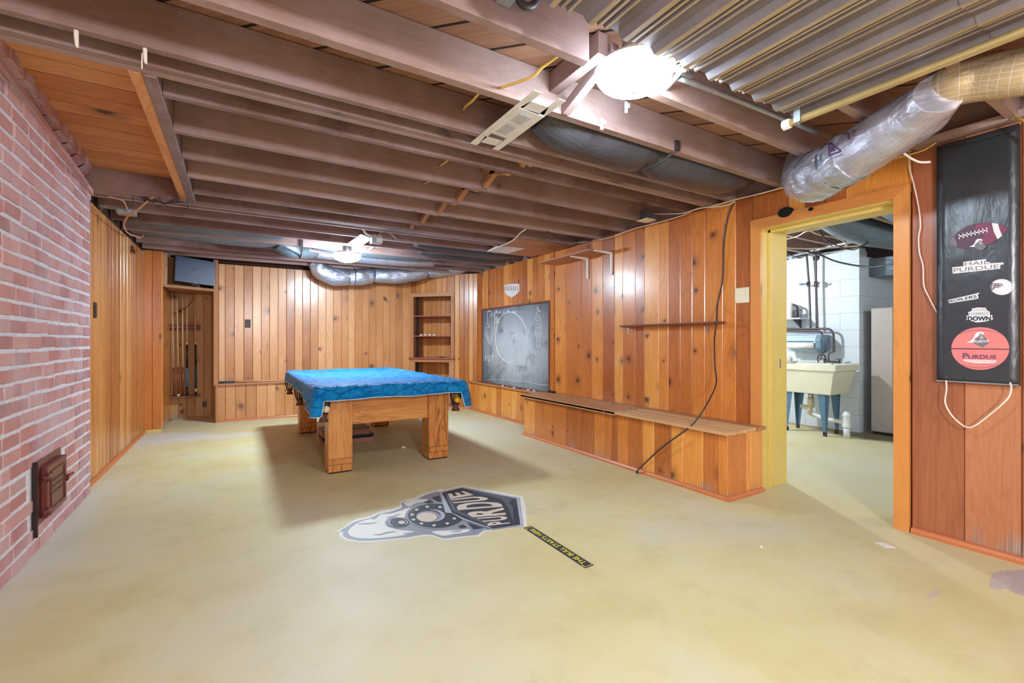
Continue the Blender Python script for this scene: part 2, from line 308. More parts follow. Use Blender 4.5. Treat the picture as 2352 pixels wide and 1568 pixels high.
# ---------------------------------------------------------------- mesh builder
WL = {}
class MB:
    def __init__(s): s.v = []; s.f = []; s.uv = []; s.mi = []; s.tn = []; s.sm = []
    def face(s, pts, uvs=None, mi=0, tone=.5, smooth=False):
        b = len(s.v); s.v += [tuple(p) for p in pts]; s.f.append(tuple(range(b, b + len(pts))))
        if uvs is None: uvs = [(p[0] + p[1], p[2]) for p in pts]
        s.uv += list(uvs); s.mi.append(mi); s.tn.append(tone); s.sm.append(smooth)
    def box(s, x0, x1, y0, y1, z0, z1, mi=0, tone=None, grain=None, jit=0, ch=0.0, M4=None):
        if tone is None: tone = R_()
        L = (abs(x1 - x0), abs(y1 - y0), abs(z1 - z0))
        g = grain if grain is not None else L.index(max(L))
        ou, ov = U(0, 9), U(0, 9)
        P = [[x, y, z] for x in (x0, x1) for y in (y0, y1) for z in (z0, z1)]
        if jit: P = [[c + U(-jit, jit) for c in p] for p in P]
        if M4: P = [list(M4 @ Vector(p)) for p in P]
        O = [[x, y, z] for x in (x0, x1) for y in (y0, y1) for z in (z0, z1)]
        for fi, ax in (((0, 1, 3, 2), 0), ((4, 6, 7, 5), 0), ((0, 4, 5, 1), 1), ((2, 3, 7, 6), 1), ((0, 2, 6, 4), 2), ((1, 5, 7, 3), 2)):
            o = [k for k in (0, 1, 2) if k != ax]
            va = g if g in o else o[0]; ua = [k for k in o if k != va][0]
            s.face([P[i] for i in fi], [(O[i][ua] + ou + ax * .37, O[i][va] + ov) for i in fi], mi, tone)
    def prism(s, poly, dvec, mi=0, tone=.5, smooth=False):
        """extrude a planar 3D polygon by dvec"""
        d = Vector(dvec); A = [Vector(p) for p in poly]; B = [p + d for p in A]; n = len(A)
        s.face(A, None, mi, tone); s.face(B[::-1], None, mi, tone)
        for i in range(n): s.face([A[i], B[i], B[(i + 1) % n], A[(i + 1) % n]], None, mi, tone, smooth)
    def tube(s, path, r, n=10, mi=0, cap=True, smooth=True, tone=.5, res=6, rz=None, spline=True):
        P = [Vector(p) for p in path]
        rs = list(r) if isinstance(r, (list, tuple)) else [r] * len(P)
        if spline and len(P) > 2:
            Q = []; q = []
            for i in range(len(P) - 1):
                p0 = P[max(i - 1, 0)]; p1 = P[i]; p2 = P[i + 1]; p3 = P[min(i + 2, len(P) - 1)]
                for k in range(res):
                    t = k / res
                    Q.append(.5 * ((2 * p1) + (-p0 + p2) * t + (2 * p0 - 5 * p1 + 4 * p2 - p3) * t * t + (-p0 + 3 * p1 - 3 * p2 + p3) * t ** 3))
                    q.append(rs[i] * (1 - t) + rs[i + 1] * t)
            Q.append(P[-1]); q.append(rs[-1]); P, rs = Q, q
        t0 = (P[1] - P[0]).normalized(); up = Vector((0, 0, 1))
        if abs(t0.z) > .9: up = Vector((0, 1, 0))
        a = t0.cross(up).normalized(); rings = []; dist = 0; ds = []
        for i, p in enumerate(P):
            t = ((P[min(i + 1, len(P) - 1)]) - P[max(i - 1, 0)])
            t = t.normalized() if t.length > 1e-9 else t0
            a = (a - t * a.dot(t)).normalized(); b = t.cross(a)
            if i: dist += (p - P[i - 1]).length
            ds.append(dist)
            rings.append([p + (a * math.cos(2 * math.pi * k / n) + b * math.sin(2 * math.pi * k / n)) * rs[i] for k in range(n)])
        if rz:  # squash vertically
            for i, rg in enumerate(rings): rings[i] = [Vector((v.x, v.y, P[i].z + (v.z - P[i].z) * rz)) for v in rg]
        rm = sum(rs) / len(rs)
        for i in range(len(P) - 1):
            for k in range(n):
                k2 = (k + 1) % n
                s.face([rings[i][k], rings[i][k2], rings[i + 1][k2], rings[i + 1][k]],
                       [(k / n * 6.28 * rm, ds[i]), ((k + 1) / n * 6.28 * rm, ds[i]), ((k + 1) / n * 6.28 * rm, ds[i + 1]), (k / n * 6.28 * rm, ds[i + 1])], mi, tone, smooth)
        if cap: s.face(rings[0][::-1], None, mi, tone); s.face(rings[-1], None, mi, tone)
    def lathe(s, prof, c, n=32, axis=(0, 0, 1), mi=0, smooth=True, tone=.5):
        """prof: (radius, offset along axis)"""
        ax = Vector(axis).normalized(); up = Vector((1, 0, 0)) if abs(ax.x) < .9 else Vector((0, 1, 0))
        a = ax.cross(up).normalized(); b = ax.cross(a); c = Vector(c)
        rg = [[c + ax * h + (a * math.cos(2 * math.pi * k / n) + b * math.sin(2 * math.pi * k / n)) * max(r, 1e-5) for k in range(n)] for r, h in prof]
        for i in range(len(prof) - 1):
            for k in range(n):
                k2 = (k + 1) % n
                s.face([rg[i][k], rg[i][k2], rg[i + 1][k2], rg[i + 1][k]], None, mi, tone, smooth)
    def build(s, name, mats, parent=None, weld=True, bevel=0.0, solid=0.0, keepz=False):
        if not isinstance(mats, (list, tuple)): mats = [mats]
        me = bpy.data.meshes.new(name)
        if parent is None:
            xs = [p[0] for p in s.v]; ys = [p[1] for p in s.v]; zs = [p[2] for p in s.v]
            o = Vector(((min(xs) + max(xs)) / 2, (min(ys) + max(ys)) / 2, min(zs)))
        else: o = WL[parent.name]
        me.from_pydata([(p[0] - o.x, p[1] - o.y, p[2] - o.z) for p in s.v], [], s.f)
        ul = me.uv_layers.new(name='UVMap')
        for i, c in enumerate(s.uv): ul.data[i].uv = c
        at = me.attributes.new('tone', 'FLOAT', 'FACE')
        for i, c in enumerate(s.tn): at.data[i].value = c
        for m in mats: me.materials.append(m)
        for i, p in enumerate(me.polygons): p.material_index = s.mi[i]; p.use_smooth = s.sm[i]
        if weld:
            import bmesh
            bm = bmesh.new(); bm.from_mesh(me); bmesh.ops.remove_doubles(bm, verts=bm.verts, dist=1e-5)
            bmesh.ops.recalc_face_normals(bm, faces=bm.faces)
            bm.to_mesh(me); bm.free()
        me.update()
        ob = bpy.data.objects.new(name, me); COL.objects.link(ob)
        if parent is None: ob.location = o; WL[ob.name] = o
        else: ob.parent = parent; WL[ob.name] = o
        if bevel:
            b = ob.modifiers.new('bevel', 'BEVEL'); b.width = bevel; b.segments = 2; b.limit_method = 'ANGLE'
        if solid:
            b = ob.modifiers.new('solid', 'SOLIDIFY'); b.thickness = solid
        return ob
def tag(o, label, cat, group=None):
    o['label'] = label; o['category'] = cat
    if group: o['group'] = group
    return o
def thing(name, label, cat, loc, group=None):
    o = bpy.data.objects.new(name, None); COL.objects.link(o); o.location = loc; o.empty_display_size = .05
    WL[o.name] = Vector(loc); return tag(o, label, cat, group)
def struct(o): o['kind'] = 'structure'; return o
def bx(name, mat, parent, *b, bevel=0.0, **k):
    m = MB(); m.box(*b, **k); return m.build(name, mat, parent, bevel=bevel)
def wire(name, pts, r, mat, label=None, cat='cable', group=None, parent=None, n=8):
    m = MB(); m.tube(pts, r, n=n); o = m.build(name, mat, parent)
    if label: tag(o, label, cat, group)
    return o
def text_mesh(body, bold=0.0):
    cu = bpy.data.curves.new('t', 'FONT'); cu.body = body; cu.size = 1; cu.resolution_u = 3; cu.offset = bold
    ob = bpy.data.objects.new('t', cu); COL.objects.link(ob)
    bpy.context.view_layer.update()
    me = bpy.data.meshes.new_from_object(ob.evaluated_get(bpy.context.evaluated_depsgraph_get()))
    V = [tuple(v.co) for v in me.vertices]; F = [tuple(p.vertices) for p in me.polygons]
    bpy.data.objects.remove(ob); bpy.data.curves.remove(cu); bpy.data.meshes.remove(me)
    return V, F
def text_quad(mb, body, bl, br, tr, tl, lift=(0, 0, 0), mi=0, bold=.01):
    """flat lettering whose box fills the four given corners"""
    V, F = text_mesh(body, bold)
    x0 = min(v[0] for v in V); x1 = max(v[0] for v in V); y0 = min(v[1] for v in V); y1 = max(v[1] for v in V)
    bl, br, tr, tl, lf = map(Vector, (bl, br, tr, tl, lift))
    Q = []
    for v in V:
        a = (v[0] - x0) / (x1 - x0); b = (v[1] - y0) / (y1 - y0)
        Q.append((bl * (1 - a) + br * a) * (1 - b) + (tl * (1 - a) + tr * a) * b + lf)
    for f in F: mb.face([Q[i] for i in f], None, mi)
def flat(mb, pts, up, th=.0006, mi=0):
    """thin decal: polygon with small thickness; walls so it has an edge"""
    mb.prism(pts, Vector(up) * th, mi)
# ================================================================= ROOM SHELL
ZJ = 2.165; ZC = 2.35
def board_wall(mb, P0, P1, z0, z1, edges, nrm, mi=0, thick=.018, ch=.005, gap=.001):
    """vertical boards with bevelled edges; P0->P1 front line (2D), edges = distances along it"""
    P0 = Vector(P0); P1 = Vector(P1); d = (P1 - P0).normalized(); n = Vector(nrm).normalized()
    for i in range(len(edges) - 1):
        a, b = edges[i] + gap, edges[i + 1] - gap
        if b - a < .01: continue
        tone = R_(); ou, ov = U(0, 9), U(0, 9); c = min(ch, (b - a) / 4)
        pr = [(a, -thick), (a, -ch), (a + c, 0), (b - c, 0), (b, -ch), (b, -thick)]
        def pt(q, z):
            w = P0 + d * q[0] + n * q[1]; return (w.x, w.y, z)
        for k in range(5):
            q, r = pr[k], pr[k + 1]
            mb.face([pt(q, z0), pt(r, z0), pt(r, z1), pt(q, z1)],
                    [(q[0] + q[1] + ou, z0 + ov), (r[0] + r[1] + ou, z0 + ov), (r[0] + r[1] + ou, z1 + ov), (q[0] + q[1] + ou, z1 + ov)], mi, tone)
        mb.face([pt(q, z1) for q in pr], None, mi, tone); mb.face([pt(q, z0) for q in pr][::-1], None, mi, tone)
def widths(a, b, w=.12, j=.25):
    L = [a]
    while L[-1] < b - w * .6: L.append(L[-1] + w * U(1 - j, 1 + j))
    L[-1] = b
    return L
NOW = dict(weld=False)
# floor
m = MB(); m.box(-1.3, 8.6, -3.2, 8.2, -.08, 0, tone=.5); struct(m.build('floor', M['floor']))
# subfloor
m = MB(); m.box(-1.3, 8.6, -3.2, 8.2, ZC, ZC + .04, tone=.5); struct(m.build('ceiling', M['ceil']))
# floor boards seen through the fireplace opening, running across
hb = MB(); y = 2.36
while y < 4.33:
    w = U(.13, .17); hb.box(-1.02, -.38, y, min(y + w - .008, 4.335), ZC - .018, ZC - .001, grain=0); y += w
struct(hb.build('ceiling', M['joistb']))

# left pine wall
ed = [4.30] + sorted(XW(u, 780, -.96)[1] for u in (212, 218, 228, 236, 244, 253, 259, 269, 277, 285, 292, 300, 305, 310, 318)) + [6.86]
m = MB(); board_wall(m, (-.96, 0), (-.96, 1), .0, ZJ - .03, ed, (1, 0), ch=.012, gap=.003); m.box(-1.1, -.978, 4.30, 7.8, 0, ZC, mi=1)
struct(m.build('wall_left', [M['pine_left'], M['backing']], weld=False))
# brick chimney wall
BA = Vector((-.777, -3.2)); BB = Vector((-.911, 4.35)); bd = (BB - BA).normalized(); bn = Vector((bd.y, -bd.x)); BLn = (BB - BA).length
def BW(s, dd, z): w = BA + bd * s + bn * dd; return (w.x, w.y, z)
def ztop(s):
    yy = BA.y + s * bd.y; return 2.165 + .085 * max(0, min(4.35 - yy, 1.55))
m = MB(); CO = .0746
k = 0
while k * CO < 2.3:
    z0 = k * CO; s = BLn; first = True; off = (k % 2) * .1
    while s > 2.6:
        L = U(.188, .212)
        if first: L = (.2 if k % 2 else .1)
        elif R_() < .14: L = U(.09, .11)
        first = False
        s0 = s - L; zt = min(z0 + CO - .016, ztop(s0) - .03)
        if zt > z0 + .02 and not (3.16 < BA.y + (s0 + L / 2) * bd.y < 3.66 and .16 < z0 + .03 < .44):
            tone = R_(); dd = U(.001, .006); zj = U(-.003, .003)
            P = [BW(a + U(-.003, .003), d_, z + zj + U(-.002, .002)) for a in (s0 + .010, s - .011) for d_ in (-.03, dd) for z in (z0 + .004, zt)]
            for fi in ((0, 1, 3, 2), (4, 6, 7, 5), (0, 4, 5, 1), (2, 3, 7, 6), (0, 2, 6, 4), (1, 5, 7, 3)): m.face([P[i] for i in fi], None, 0, tone)
        s = s0
    k += 1
for (sa, sb) in ((0, BLn),):     # mortar bed and solid wall
    N = 40
    for i in range(N):
        a, b = sa + (sb - sa) * i / N, sa + (sb - sa) * (i + 1) / N
        A = [BW(a, -.001, 0), BW(b, -.001, 0), BW(b, -.001, ztop(b)), BW(a, -.001, ztop(a))]
        m.face(A, None, 1, .5)
        A = [BW(a, -.001, ztop(a)), BW(b, -.001, ztop(b)), BW(b, -.3, ztop(b)), BW(a, -.3, ztop(a))]; m.face(A, None, 1, .5)
m.face([BW(BLn, -.001, 0), BW(BLn, -.3, 0), BW(BLn, -.3, 2.3), BW(BLn, -.001, 2.165)], None, 0, .4)
m.box(-1.3, -1.08, -3.2, 4.35, 0, ZC, mi=1)
struct(m.build('wall_left', [M['brick'], M['mortar']], weld=False))
# painted band and corbel course over the chimney brick
m = MB(); N = 24
for i in range(N):
    a, b = 4.2 + (BLn - 4.2) * i / N, 4.2 + (BLn - 4.2) * (i + 1) / N
    P = [BW(q, d_, ztop(q) + z) for q in (a, b) for d_ in (-.03, .018) for z in (-.035, .0)]
    for fi in ((0, 1, 3, 2), (4, 6, 7, 5), (0, 4, 5, 1), (2, 3, 7, 6), (0, 2, 6, 4), (1, 5, 7, 3)): m.face([P[j] for j in fi], None, 0, .7)
s = BLn - .02; i = 0
while s > 4.0:
    L = .098; ex = .05 - .035 * ((s - 5.6) / 2.0) + (i % 2) * .012
    P = [BW(q, d_, z) for q in (s - L, s - .008) for d_ in (-.12, ex) for z in (2.285, ZC - .002)]
    if BA.y + s > 2.3:
        for fi in ((0, 1, 3, 2), (4, 6, 7, 5), (0, 4, 5, 1), (2, 3, 7, 6), (0, 2, 6, 4), (1, 5, 7, 3)): m.face([P[j] for j in fi], None, 1, R_())
        m.face([BW(s - L, ex * .5, 2.283), BW(s - .008, ex * .5, 2.283), BW(s - .008, -.1, ztop(s) + .002), BW(s - L, -.1, ztop(s) + .002)], None, 1, R_())
    s -= L; i += 1
struct(m.build('trim_1', [M['brick'], M['brick']], weld=False))

# post, niche
m = MB()
board_wall(m, (-.985, 6.86), (0, 6.86), .03, ZJ, [0, .10, .195], (0, -1), mi=0)
m.box(-.978, -.795, 6.878, 7.74, .03, ZJ, mi=0, tone=.6, grain=2); m.box(-.985, -.79, 6.862, 6.90, 0, .03, mi=1, tone=.5)
m.box(-.795, -.783, 6.862, 6.885, .03, ZJ, mi=0, tone=.9, grain=2)
struct(m.build('wall_niche_post', [M['pine'], M['yellow']], weld=False)).name = 'wall_left_post'
m = MB()
board_wall(m, (-.80, 7.74), (0, 7.74), 0, ZJ, widths(0, .54, .098, .1), (0, -1)); m.box(-.80, -.26, 7.76, 7.85, 0, ZC, mi=1)
m.box(-.278, -.262, 7.26, 7.76, 0, ZJ, mi=0, tone=.2, grain=2)
m.box(-.795, -.285, 7.70, 7.722, 0.0, .03, mi=0, tone=.3)
struct(m.build('wall_niche', [M['pine_niche'], M['backing']], weld=False)).name = 'wall_far_niche'
# far wall, upper and lower
ue = [498] + [502, 517, 538, 560, 580, 600, 619, 639, 658, 677, 695, 713, 731, 749, 766, 784, 800, 815, 832, 848, 864, 880, 895, 910, 925]
e2 = sorted(YW(u, 760, 7.35)[0] for u in ue); e2 = [x for x in e2 if x < 2.38] + [2.43]
m = MB(); board_wall(m, (0, 7.35), (1, 7.35), .50, 2.135, e2, (0, -1))
lo = widths(-.262, 2.54, .122, .12)
board_wall(m, (0, 7.24), (1, 7.24), .0, .49, lo, (0, -1))
m.box(-.262, 2.6, 7.37, 7.5, 0, ZC, mi=1); m.box(-.262, 2.5, 7.26, 7.37, 0, .488, mi=1)
struct(m.build('wall_far', [M['pine_far'], M['backing']], weld=False))
m = MB(); m.box(-.285, 2.50, 7.205, 7.352, .49, .515, tone=.5); struct(m.build('trim_2', M['shelfwood'], bevel=.004))
m = MB(); m.box(-.285, -.235, 7.20, 7.355, .515, ZJ, tone=.4); m.box(-.262, -.24, 7.19, 7.24, 0, .49, tone=.3); struct(m.build('trim_3', M['shelfwood'], bevel=.003))
# diagonal corner wall (x + y = 9.78)
DC = 9.78; DA = Vector((2.43, 7.35, 0)); E1 = Vector((.70711, -.70711, 0)); E2 = Vector((.70711, .70711, 0))
MD = Matrix(((E1.x, E2.x, 0, DA.x), (E1.y, E2.y, 0, DA.y), (0, 0, 1, 0), (0, 0, 0, 1)))
def DG(u, v):
    r = ray(u, v); t = DC / (r[0] + r[1]); P = Vector((r[0] * t, r[1] * t, H + r[2] * t)); return ((P - DA).dot(E1), P.z)
s0, zt = DG(943, 674); s1, _ = DG(1044, 668); _, zb = DG(990, 821)
sBend = (Vector((3.27, 6.51, 0)) - DA).length
m = MB()
def dboards(a, b, z0, z1, w=.09):
    if b - a > .01: board_wall(m, tuple(DA.xy), tuple((DA + E1).xy), z0, z1, widths(a, b, w, .15), tuple(-E2.xy))
dboards(-.16, s0, 0, ZJ); dboards(s0, s1, zt, ZJ, .085); dboards(s1, sBend, 0, ZJ, .08)
m.box(s1, sBend + .1, .02, .06, 0, ZC, mi=1, M4=MD); m.box(s0 - .3, s1, .42, .46, 0, ZC, mi=1, M4=MD); m.box(s0, s1, .02, .06, zt + .03, ZC, mi=1, M4=MD)
struct(m.build('wall_corner', [M['pine_left'], M['backing']], weld=False))
# right wall
DY0, DY1 = 1.115, 1.905      # door opening
LB = 1.978
ue = [1273, 1299, 1335, 1359, 1384, 1411, 1430, 1459, 1480, 1513, 1535, 1563, 1590, 1619, 1660, 1690, 1728]
e3 = sorted(XW(u, 780, 3.27)[1] for u in ue); e3[0] = LB
m = MB(); board_wall(m, (3.27, 0), (3.27, 1), .0, ZJ, e3, (-1, 0))
m.box(3.255, 3.275, 4.44, 4.52, .0, ZJ, mi=0, tone=.35, grain=2)
board_wall(m, (3.27, 0), (3.27, 1), .43, ZJ, widths(4.52, 6.51, .13, .2), (-1, 0))
board_wall(m, (3.18, 0), (3.18, 1), .0, .43, widths(4.45, 6.60, .13, .2), (-1, 0))
m.box(3.198, 3.288, 4.46, 6.6, 0, .428, mi=1); m.box(3.288, 3.58, 1.94, 7.3, 0, ZJ, mi=1)
# over the door and beyond it
ue = [1740, 1810, 1849, 1894, 1941, 2090]
e4 = sorted(XW(u, 450, 3.27)[1] for u in ue); e4[0] = 1.045; e4[-1] = LB
board_wall(m, (3.27, 0), (3.27, 1), 1.93, ZJ, e4, (-1, 0))
e5 = sorted([XW(u, 1000, 3.27)[1] for u in (2214, 2346)]) + [1.045]; e5 = sorted(widths(-3.1, e5[0], .17, .2)[:-1] + e5)
board_wall(m, (3.27, 0), (3.27, 1), .0, ZJ, e5, (-1, 0), mi=2)
m.box(3.288, 3.58, -3.2, DY0 - .02, 0, ZJ, mi=1); m.box(3.288, 3.58, DY0 - .02, DY1 + .035, 1.95, ZJ, mi=1)
# laundry face of the same wall
m.box(3.58, 3.6, 1.94, 5.2, 0, ZJ, mi=3); m.box(3.58, 3.6, -.6, DY0 - .02, 0, ZJ, mi=3); m.box(3.58, 3.6, DY0 - .02, DY1 + .035, 1.95, ZJ, mi=3)
struct(m.build('wall_right', [M['pine'], M['backing'], M['pine_red'], M['block']], weld=False))
# rim and plate over the wall
m = MB(); m.box(3.31, 3.35, -3.1, 7.2, ZJ, ZC, tone=.3); m.box(3.205, 3.30, -3.1, 1.02, 2.155, 2.19, tone=.8, mi=0)
m.box(3.29, 3.31, -3.1, 1.0, 2.19, ZC, mi=0, tone=.7); struct(m.build('trim_4', M['joist']))
# rear of room (behind the viewpoint)
m = MB(); board_wall(m, (-1.1, -3.1), (1, -3.1), 0, ZJ, widths(0, 4.4, .14, .2), (0, 1)); m.box(-1.3, 3.4, -3.2, -3.12, 0, ZC, mi=1)
struct(m.build('wall_back', [M['pine_far'], M['backing']], weld=False))
# laundry walls
m = MB(); m.box(6.3, 6.5, 2.5, 5.2, 0, 2.165, tone=.5); m.box(6.5, 8.5, 2.5, 2.7, 0, 2.10, tone=.5); m.box(8.4, 8.6, -.8, 2.6, 0, ZC, tone=.5); m.box(3.4, 8.6, -.8, -.6, 0, ZC, tone=.5); m.box(3.4, 6.5, 5.0, 5.2, 0, ZC, tone=.5)
m.box(6.28, 6.44, 2.49, 5.0, 2.1655, 2.19, tone=.5)
struct(m.build('wall_laundry', [M['block']], weld=False))

# baseboards
def quarter(name, path, mat=M['trim'], r=.028):
    m = MB(); P = [Vector((*p, 0)) for p in path]
    for i in range(len(P) - 1):
        d = (P[i + 1] - P[i]).normalized(); n = Vector((d.y, -d.x, 0))
        pr = [(0, 0), (r * .75, 0), (r * .75, r * .5), (r * .55, r * .85), (r * .25, r * 1.0), (0, r * 1.02)]
        L = (P[i + 1] - P[i]).length
        for k in range(len(pr)):
            a, b = pr[k], pr[(k + 1) % len(pr)]
            ca = n * a[0] + Vector((0, 0, a[1])); cb = n * b[0] + Vector((0, 0, b[1]))
            m.face([P[i] + ca, P[i + 1] + ca, P[i + 1] + cb, P[i] + cb], [(k * .02, 0), (k * .02, L), (k * .02 + .02, L), (k * .02 + .02, 0)], 0, .5)
        m.face([P[i] + n * a[0] + Vector((0, 0, a[1])) for a in pr], None, 0, .5); m.face([P[i + 1] + n * a[0] + Vector((0, 0, a[1])) for a in pr], None, 0, .5)
    return struct(m.build(name, mat, weld=False))
quarter('baseboard_left', [(-.958, 4.36), (-.958, 6.85)])
quarter('baseboard_far', [(-.262, 7.238), (2.54, 7.238)])
quarter('baseboard_corner', [(2.54, 7.24), (3.178, 6.602)])
quarter('baseboard_right', [(3.178, 6.60), (3.178, 4.45)])
quarter('baseboard_right', [(3.268, 1.04), (3.268, -3.0)], r=.034)

# ---------------------------------------------------------------- door frame (opening without a leaf)
D = thing('door_1', '', '', (3.27, 1.5, 0)); del D['label']; del D['category']; struct(D)
def cas(name, y0, y1, z0, z1, mat='casing', x0=3.248, x1=3.272, **k): return bx(name, M[mat], D, x0, x1, y0, y1, z0, z1, bevel=.003, **k)
m = MB()   # casing with mitred corners
zi, zo = 1.905, 1.972; yl0, yl1 = DY1, LB; yr0, yr1 = 1.047, DY0 + .005
def pris(poly, tone): m.prism([(3.248, a, b) for a, b in poly], (.024, 0, 0), 0, tone)
m2 = MB(); m = m2
for (poly, gr, tone) in (([(yl0, 0), (yl1, 0), (yl1, zo), (yl0, zi)], 1, .45), ([(yr0, 0), (yr1, 0), (yr1, zi), (yr0, zo)], 1, .7)):
    F = [(3.248, a, b) for a, b in poly]; B = [(3.272, a, b) for a, b in poly]; ou = U(0, 9)
    m.face(F, [(a + ou, b) for a, b in poly], 0, tone)
    for i in range(4): m.face([F[i], B[i], B[(i + 1) % 4], F[(i + 1) % 4]], [(ou, poly[i][1]), (ou + .02, poly[i][1]), (ou + .02, poly[(i + 1) % 4][1]), (ou, poly[(i + 1) % 4][1])], 0, tone)
m.build('side_casing', M['casing'], D)
m = MB(); poly = [(yr1, zi), (yl0, zi), (yl1, zo), (yr0, zo)]; F = [(3.248, a, b) for a, b in poly]; B = [(3.272, a, b) for a, b in poly]
m.face(F, [(b, a + 3) for a, b in poly], 0, .3)
for i in range(4): m.face([F[i], B[i], B[(i + 1) % 4], F[(i + 1) % 4]], [(0, poly[i][0]), (.02, poly[i][0]), (.02, poly[(i + 1) % 4][0]), (0, poly[(i + 1) % 4][0])], 0, .3)
m.build('head_casing', M['casing'], D)
bx('jamb', M['yellow'], D, 3.272, 3.60, DY1 - .001, DY1 + .035, 0, 1.93, tone=.5)
bx('jamb', M['yellow'], D, 3.35, 3.39, DY1 - .018, DY1, 0, 1.90, tone=.5, bevel=.002)
bx('jamb', M['yellow'], D, 3.272, 3.60, DY0 - .02, DY0 + .006, 0, 1.93, tone=.5)
m = MB(); m.box(3.272, 3.60, DY0, DY1, 1.90, 1.95, tone=.5); m.box(3.35, 3.39, DY0, DY1, 1.878, 1.90, tone=.5); m.build('head_jamb', M['yellow'], D, bevel=.002)
m = MB(); m.box(3.50, 3.515, DY1 - .0035, DY1 + .001, .88, .95, tone=.5); m.build('strike_plate', M['steel'], D)
# holes sawn over the door: flat black discs, the shade inside painted as colour
def hole(y, z, ry, rz, flatr=1.0):
    m = MB(); N = 28
    o = [(3.2462, y + ry * math.cos(2 * math.pi * k / N) * (1 if math.cos(2 * math.pi * k / N) > -.8 else flatr), z + rz * math.sin(2 * math.pi * k / N)) for k in range(N)]
    m.prism(o, (.02, 0, 0), 0, .5); return m
hy, hz = XW(1803, 487, 3.2462)[1:]; m = hole(hy, hz, .05, .035); struct(m.build('trim_5', M['dark'])).rotation_euler = (0, 0, 0)
hy, hz = XW(1862, 480, 3.2462)[1:]; m = hole(hy, hz, .016, .012); struct(m.build('trim_6', M['dark']))

# ================================================================= JOISTS
ordn = ['first', 'second', 'third', 'fourth', 'fifth', 'sixth', 'seventh', 'eighth', 'ninth', 'tenth', 'eleventh', 'twelfth', 'thirteenth', 'fourteenth', 'fifteenth', 'sixteenth', 'seventeenth', 'eighteenth', 'nineteenth', 'twentieth']
def joist(y0, x0, x1, label, t=.042, z0=ZJ, mat='joist', grp='exposed ceiling joists across the room'):
    m = MB(); m.box(x0, x1, y0, y0 + t, z0, ZC - .002, jit=.0015, grain=0)
    return tag(m.build('ceiling_joist', M[mat], bevel=.003), label, 'joist', grp)
joist(1.36, -1.0, 1.168, 'brown joist sawn off beside the big glowing dome lamp, nearest one on the left', t=.040)
joist(1.38, 1.40, 3.31, 'short joist running from behind the big dome lamp to the silver duct by the doorway')
joist(1.74, -1.0, 3.31, 'long full-width joist directly beyond the big dome lamp, with splintered lower edge', t=.045)
joist(2.127, -1.0, 3.31, 'full-width joist that carries the plastic hooks, second beyond the dome lamp', t=.038)
joist(2.268, -1.0, 3.31, 'near half of the doubled header joist in front of the fireplace opening', t=.041)
joist(2.311, -1.0, 3.31, 'far half of the doubled header joist in front of the fireplace opening', t=.041)
for y, l in ((2.50, 'nearest'), (2.895, 'second nearest'), (3.28, 'middle'), (3.652, 'second farthest'), (4.042, 'farthest')):
    joist(y, -.287, 3.31, l + ' of five joists that butt into the short trimmer beam by the brick')
joist(4.34, -1.0, 3.31, 'near half of the doubled joist closing the fireplace opening, far side', t=.05)
joist(4.392, -1.0, 3.31, 'far half of the doubled joist closing the fireplace opening on its far side', t=.04)
for i, (y, x1, l) in enumerate(((4.50, 3.31, 'thin joist just past the doubled one, above the bundle of wires'), (4.85, 3.31, 'joist between the wire bundle and the far dome lamp, carrying the junction box'), (5.265, 3.31, 'joist right in front of the far dome lamp'),
        (5.685, 3.31, 'joist just behind the far dome lamp, with blue-lit duct behind it'), (5.99, 3.31, 'joist with grey ducts on both sides, fourth from the far wall'), (6.35, 3.31, 'joist third from the far pine wall'), (6.72, 3.06, 'joist second from the far pine wall'), (7.08, 2.72, 'joist against the far pine wall above the silver duct'))):
    joist(y, -.96, x1, l, t=.03 if i == 0 else .042)
for y, l in ((1.0, 'hidden joist over the far edge of the ribbed metal sheet, by the white ceiling disc'), (.62, 'joist over the top of the black sticker panel, right of the metal pipe')):
    joist(y, -1.0, 3.29, l)
for i, y in enumerate((.235, -.15, -.53, -.92, -1.3, -1.68, -2.07, -2.45, -2.83)):
    joist(y, -.78, 3.29, 'joist above the ribbed metal sheet, beyond the edge of view', grp='joists over the ribbed metal sheet')
# trimmer
m = MB(); m.box(-.335, -.287, 2.353, 4.34, ZJ - .006, ZC - .003, grain=1); m.box(-.383, -.336, 2.353, 4.34, ZJ, ZC - .003, grain=1, mi=1)
o = tag(m.build('trimmer_beam', [M['joist'], M['joistb']], bevel=.003), 'short doubled beam running away beside the brick wall, framing the fireplace opening', 'beam')
# blocking between joists
bl = [(G(1125, 345, 2.165), 2.353, 2.5, .04), ]
Js = [1.785, 2.127, 2.353, 2.50, 2.895, 3.28, 3.652, 4.042, 4.34]
names = {2: 'under the white vent frame', 3: 'just left of the white vent frame', 4: 'second from the white vent frame', 5: 'middle of the row', 6: 'fourth from the white vent frame', 7: 'farthest of the row'}
xs = {2: 1.55, 3: 1.50, 4: 1.47, 5: 1.46, 6: 1.45, 7: 1.44}
for i in range(2, 8):
    ya = Js[i] + (.042 if i > 2 else 0); yb = Js[i + 1]
    x = xs[i]
    m = MB(); m.box(-.019, .019, 0, yb - ya, -.02, .02, grain=1, M4=Matrix.Translation((x + .0, ya, 2.18 if i % 2 else 2.30)) @ Matrix.Rotation(math.atan2(.12 if i % 2 else -.12, yb - ya), 4, 'X'))
    m.box(-.019, .019, 0, yb - ya, -.02, .02, grain=1, M4=Matrix.Translation((x + .0, ya, 2.30 if i % 2 else 2.18)) @ Matrix.Rotation(math.atan2(-.12 if i % 2 else .12, yb - ya), 4, 'X'))
    tag(m.build('cross_bridging', M['shelfwood']), 'brown cross bridging strut pair between joists, ' + names[i], 'bridging', 'cross bridging between joists')
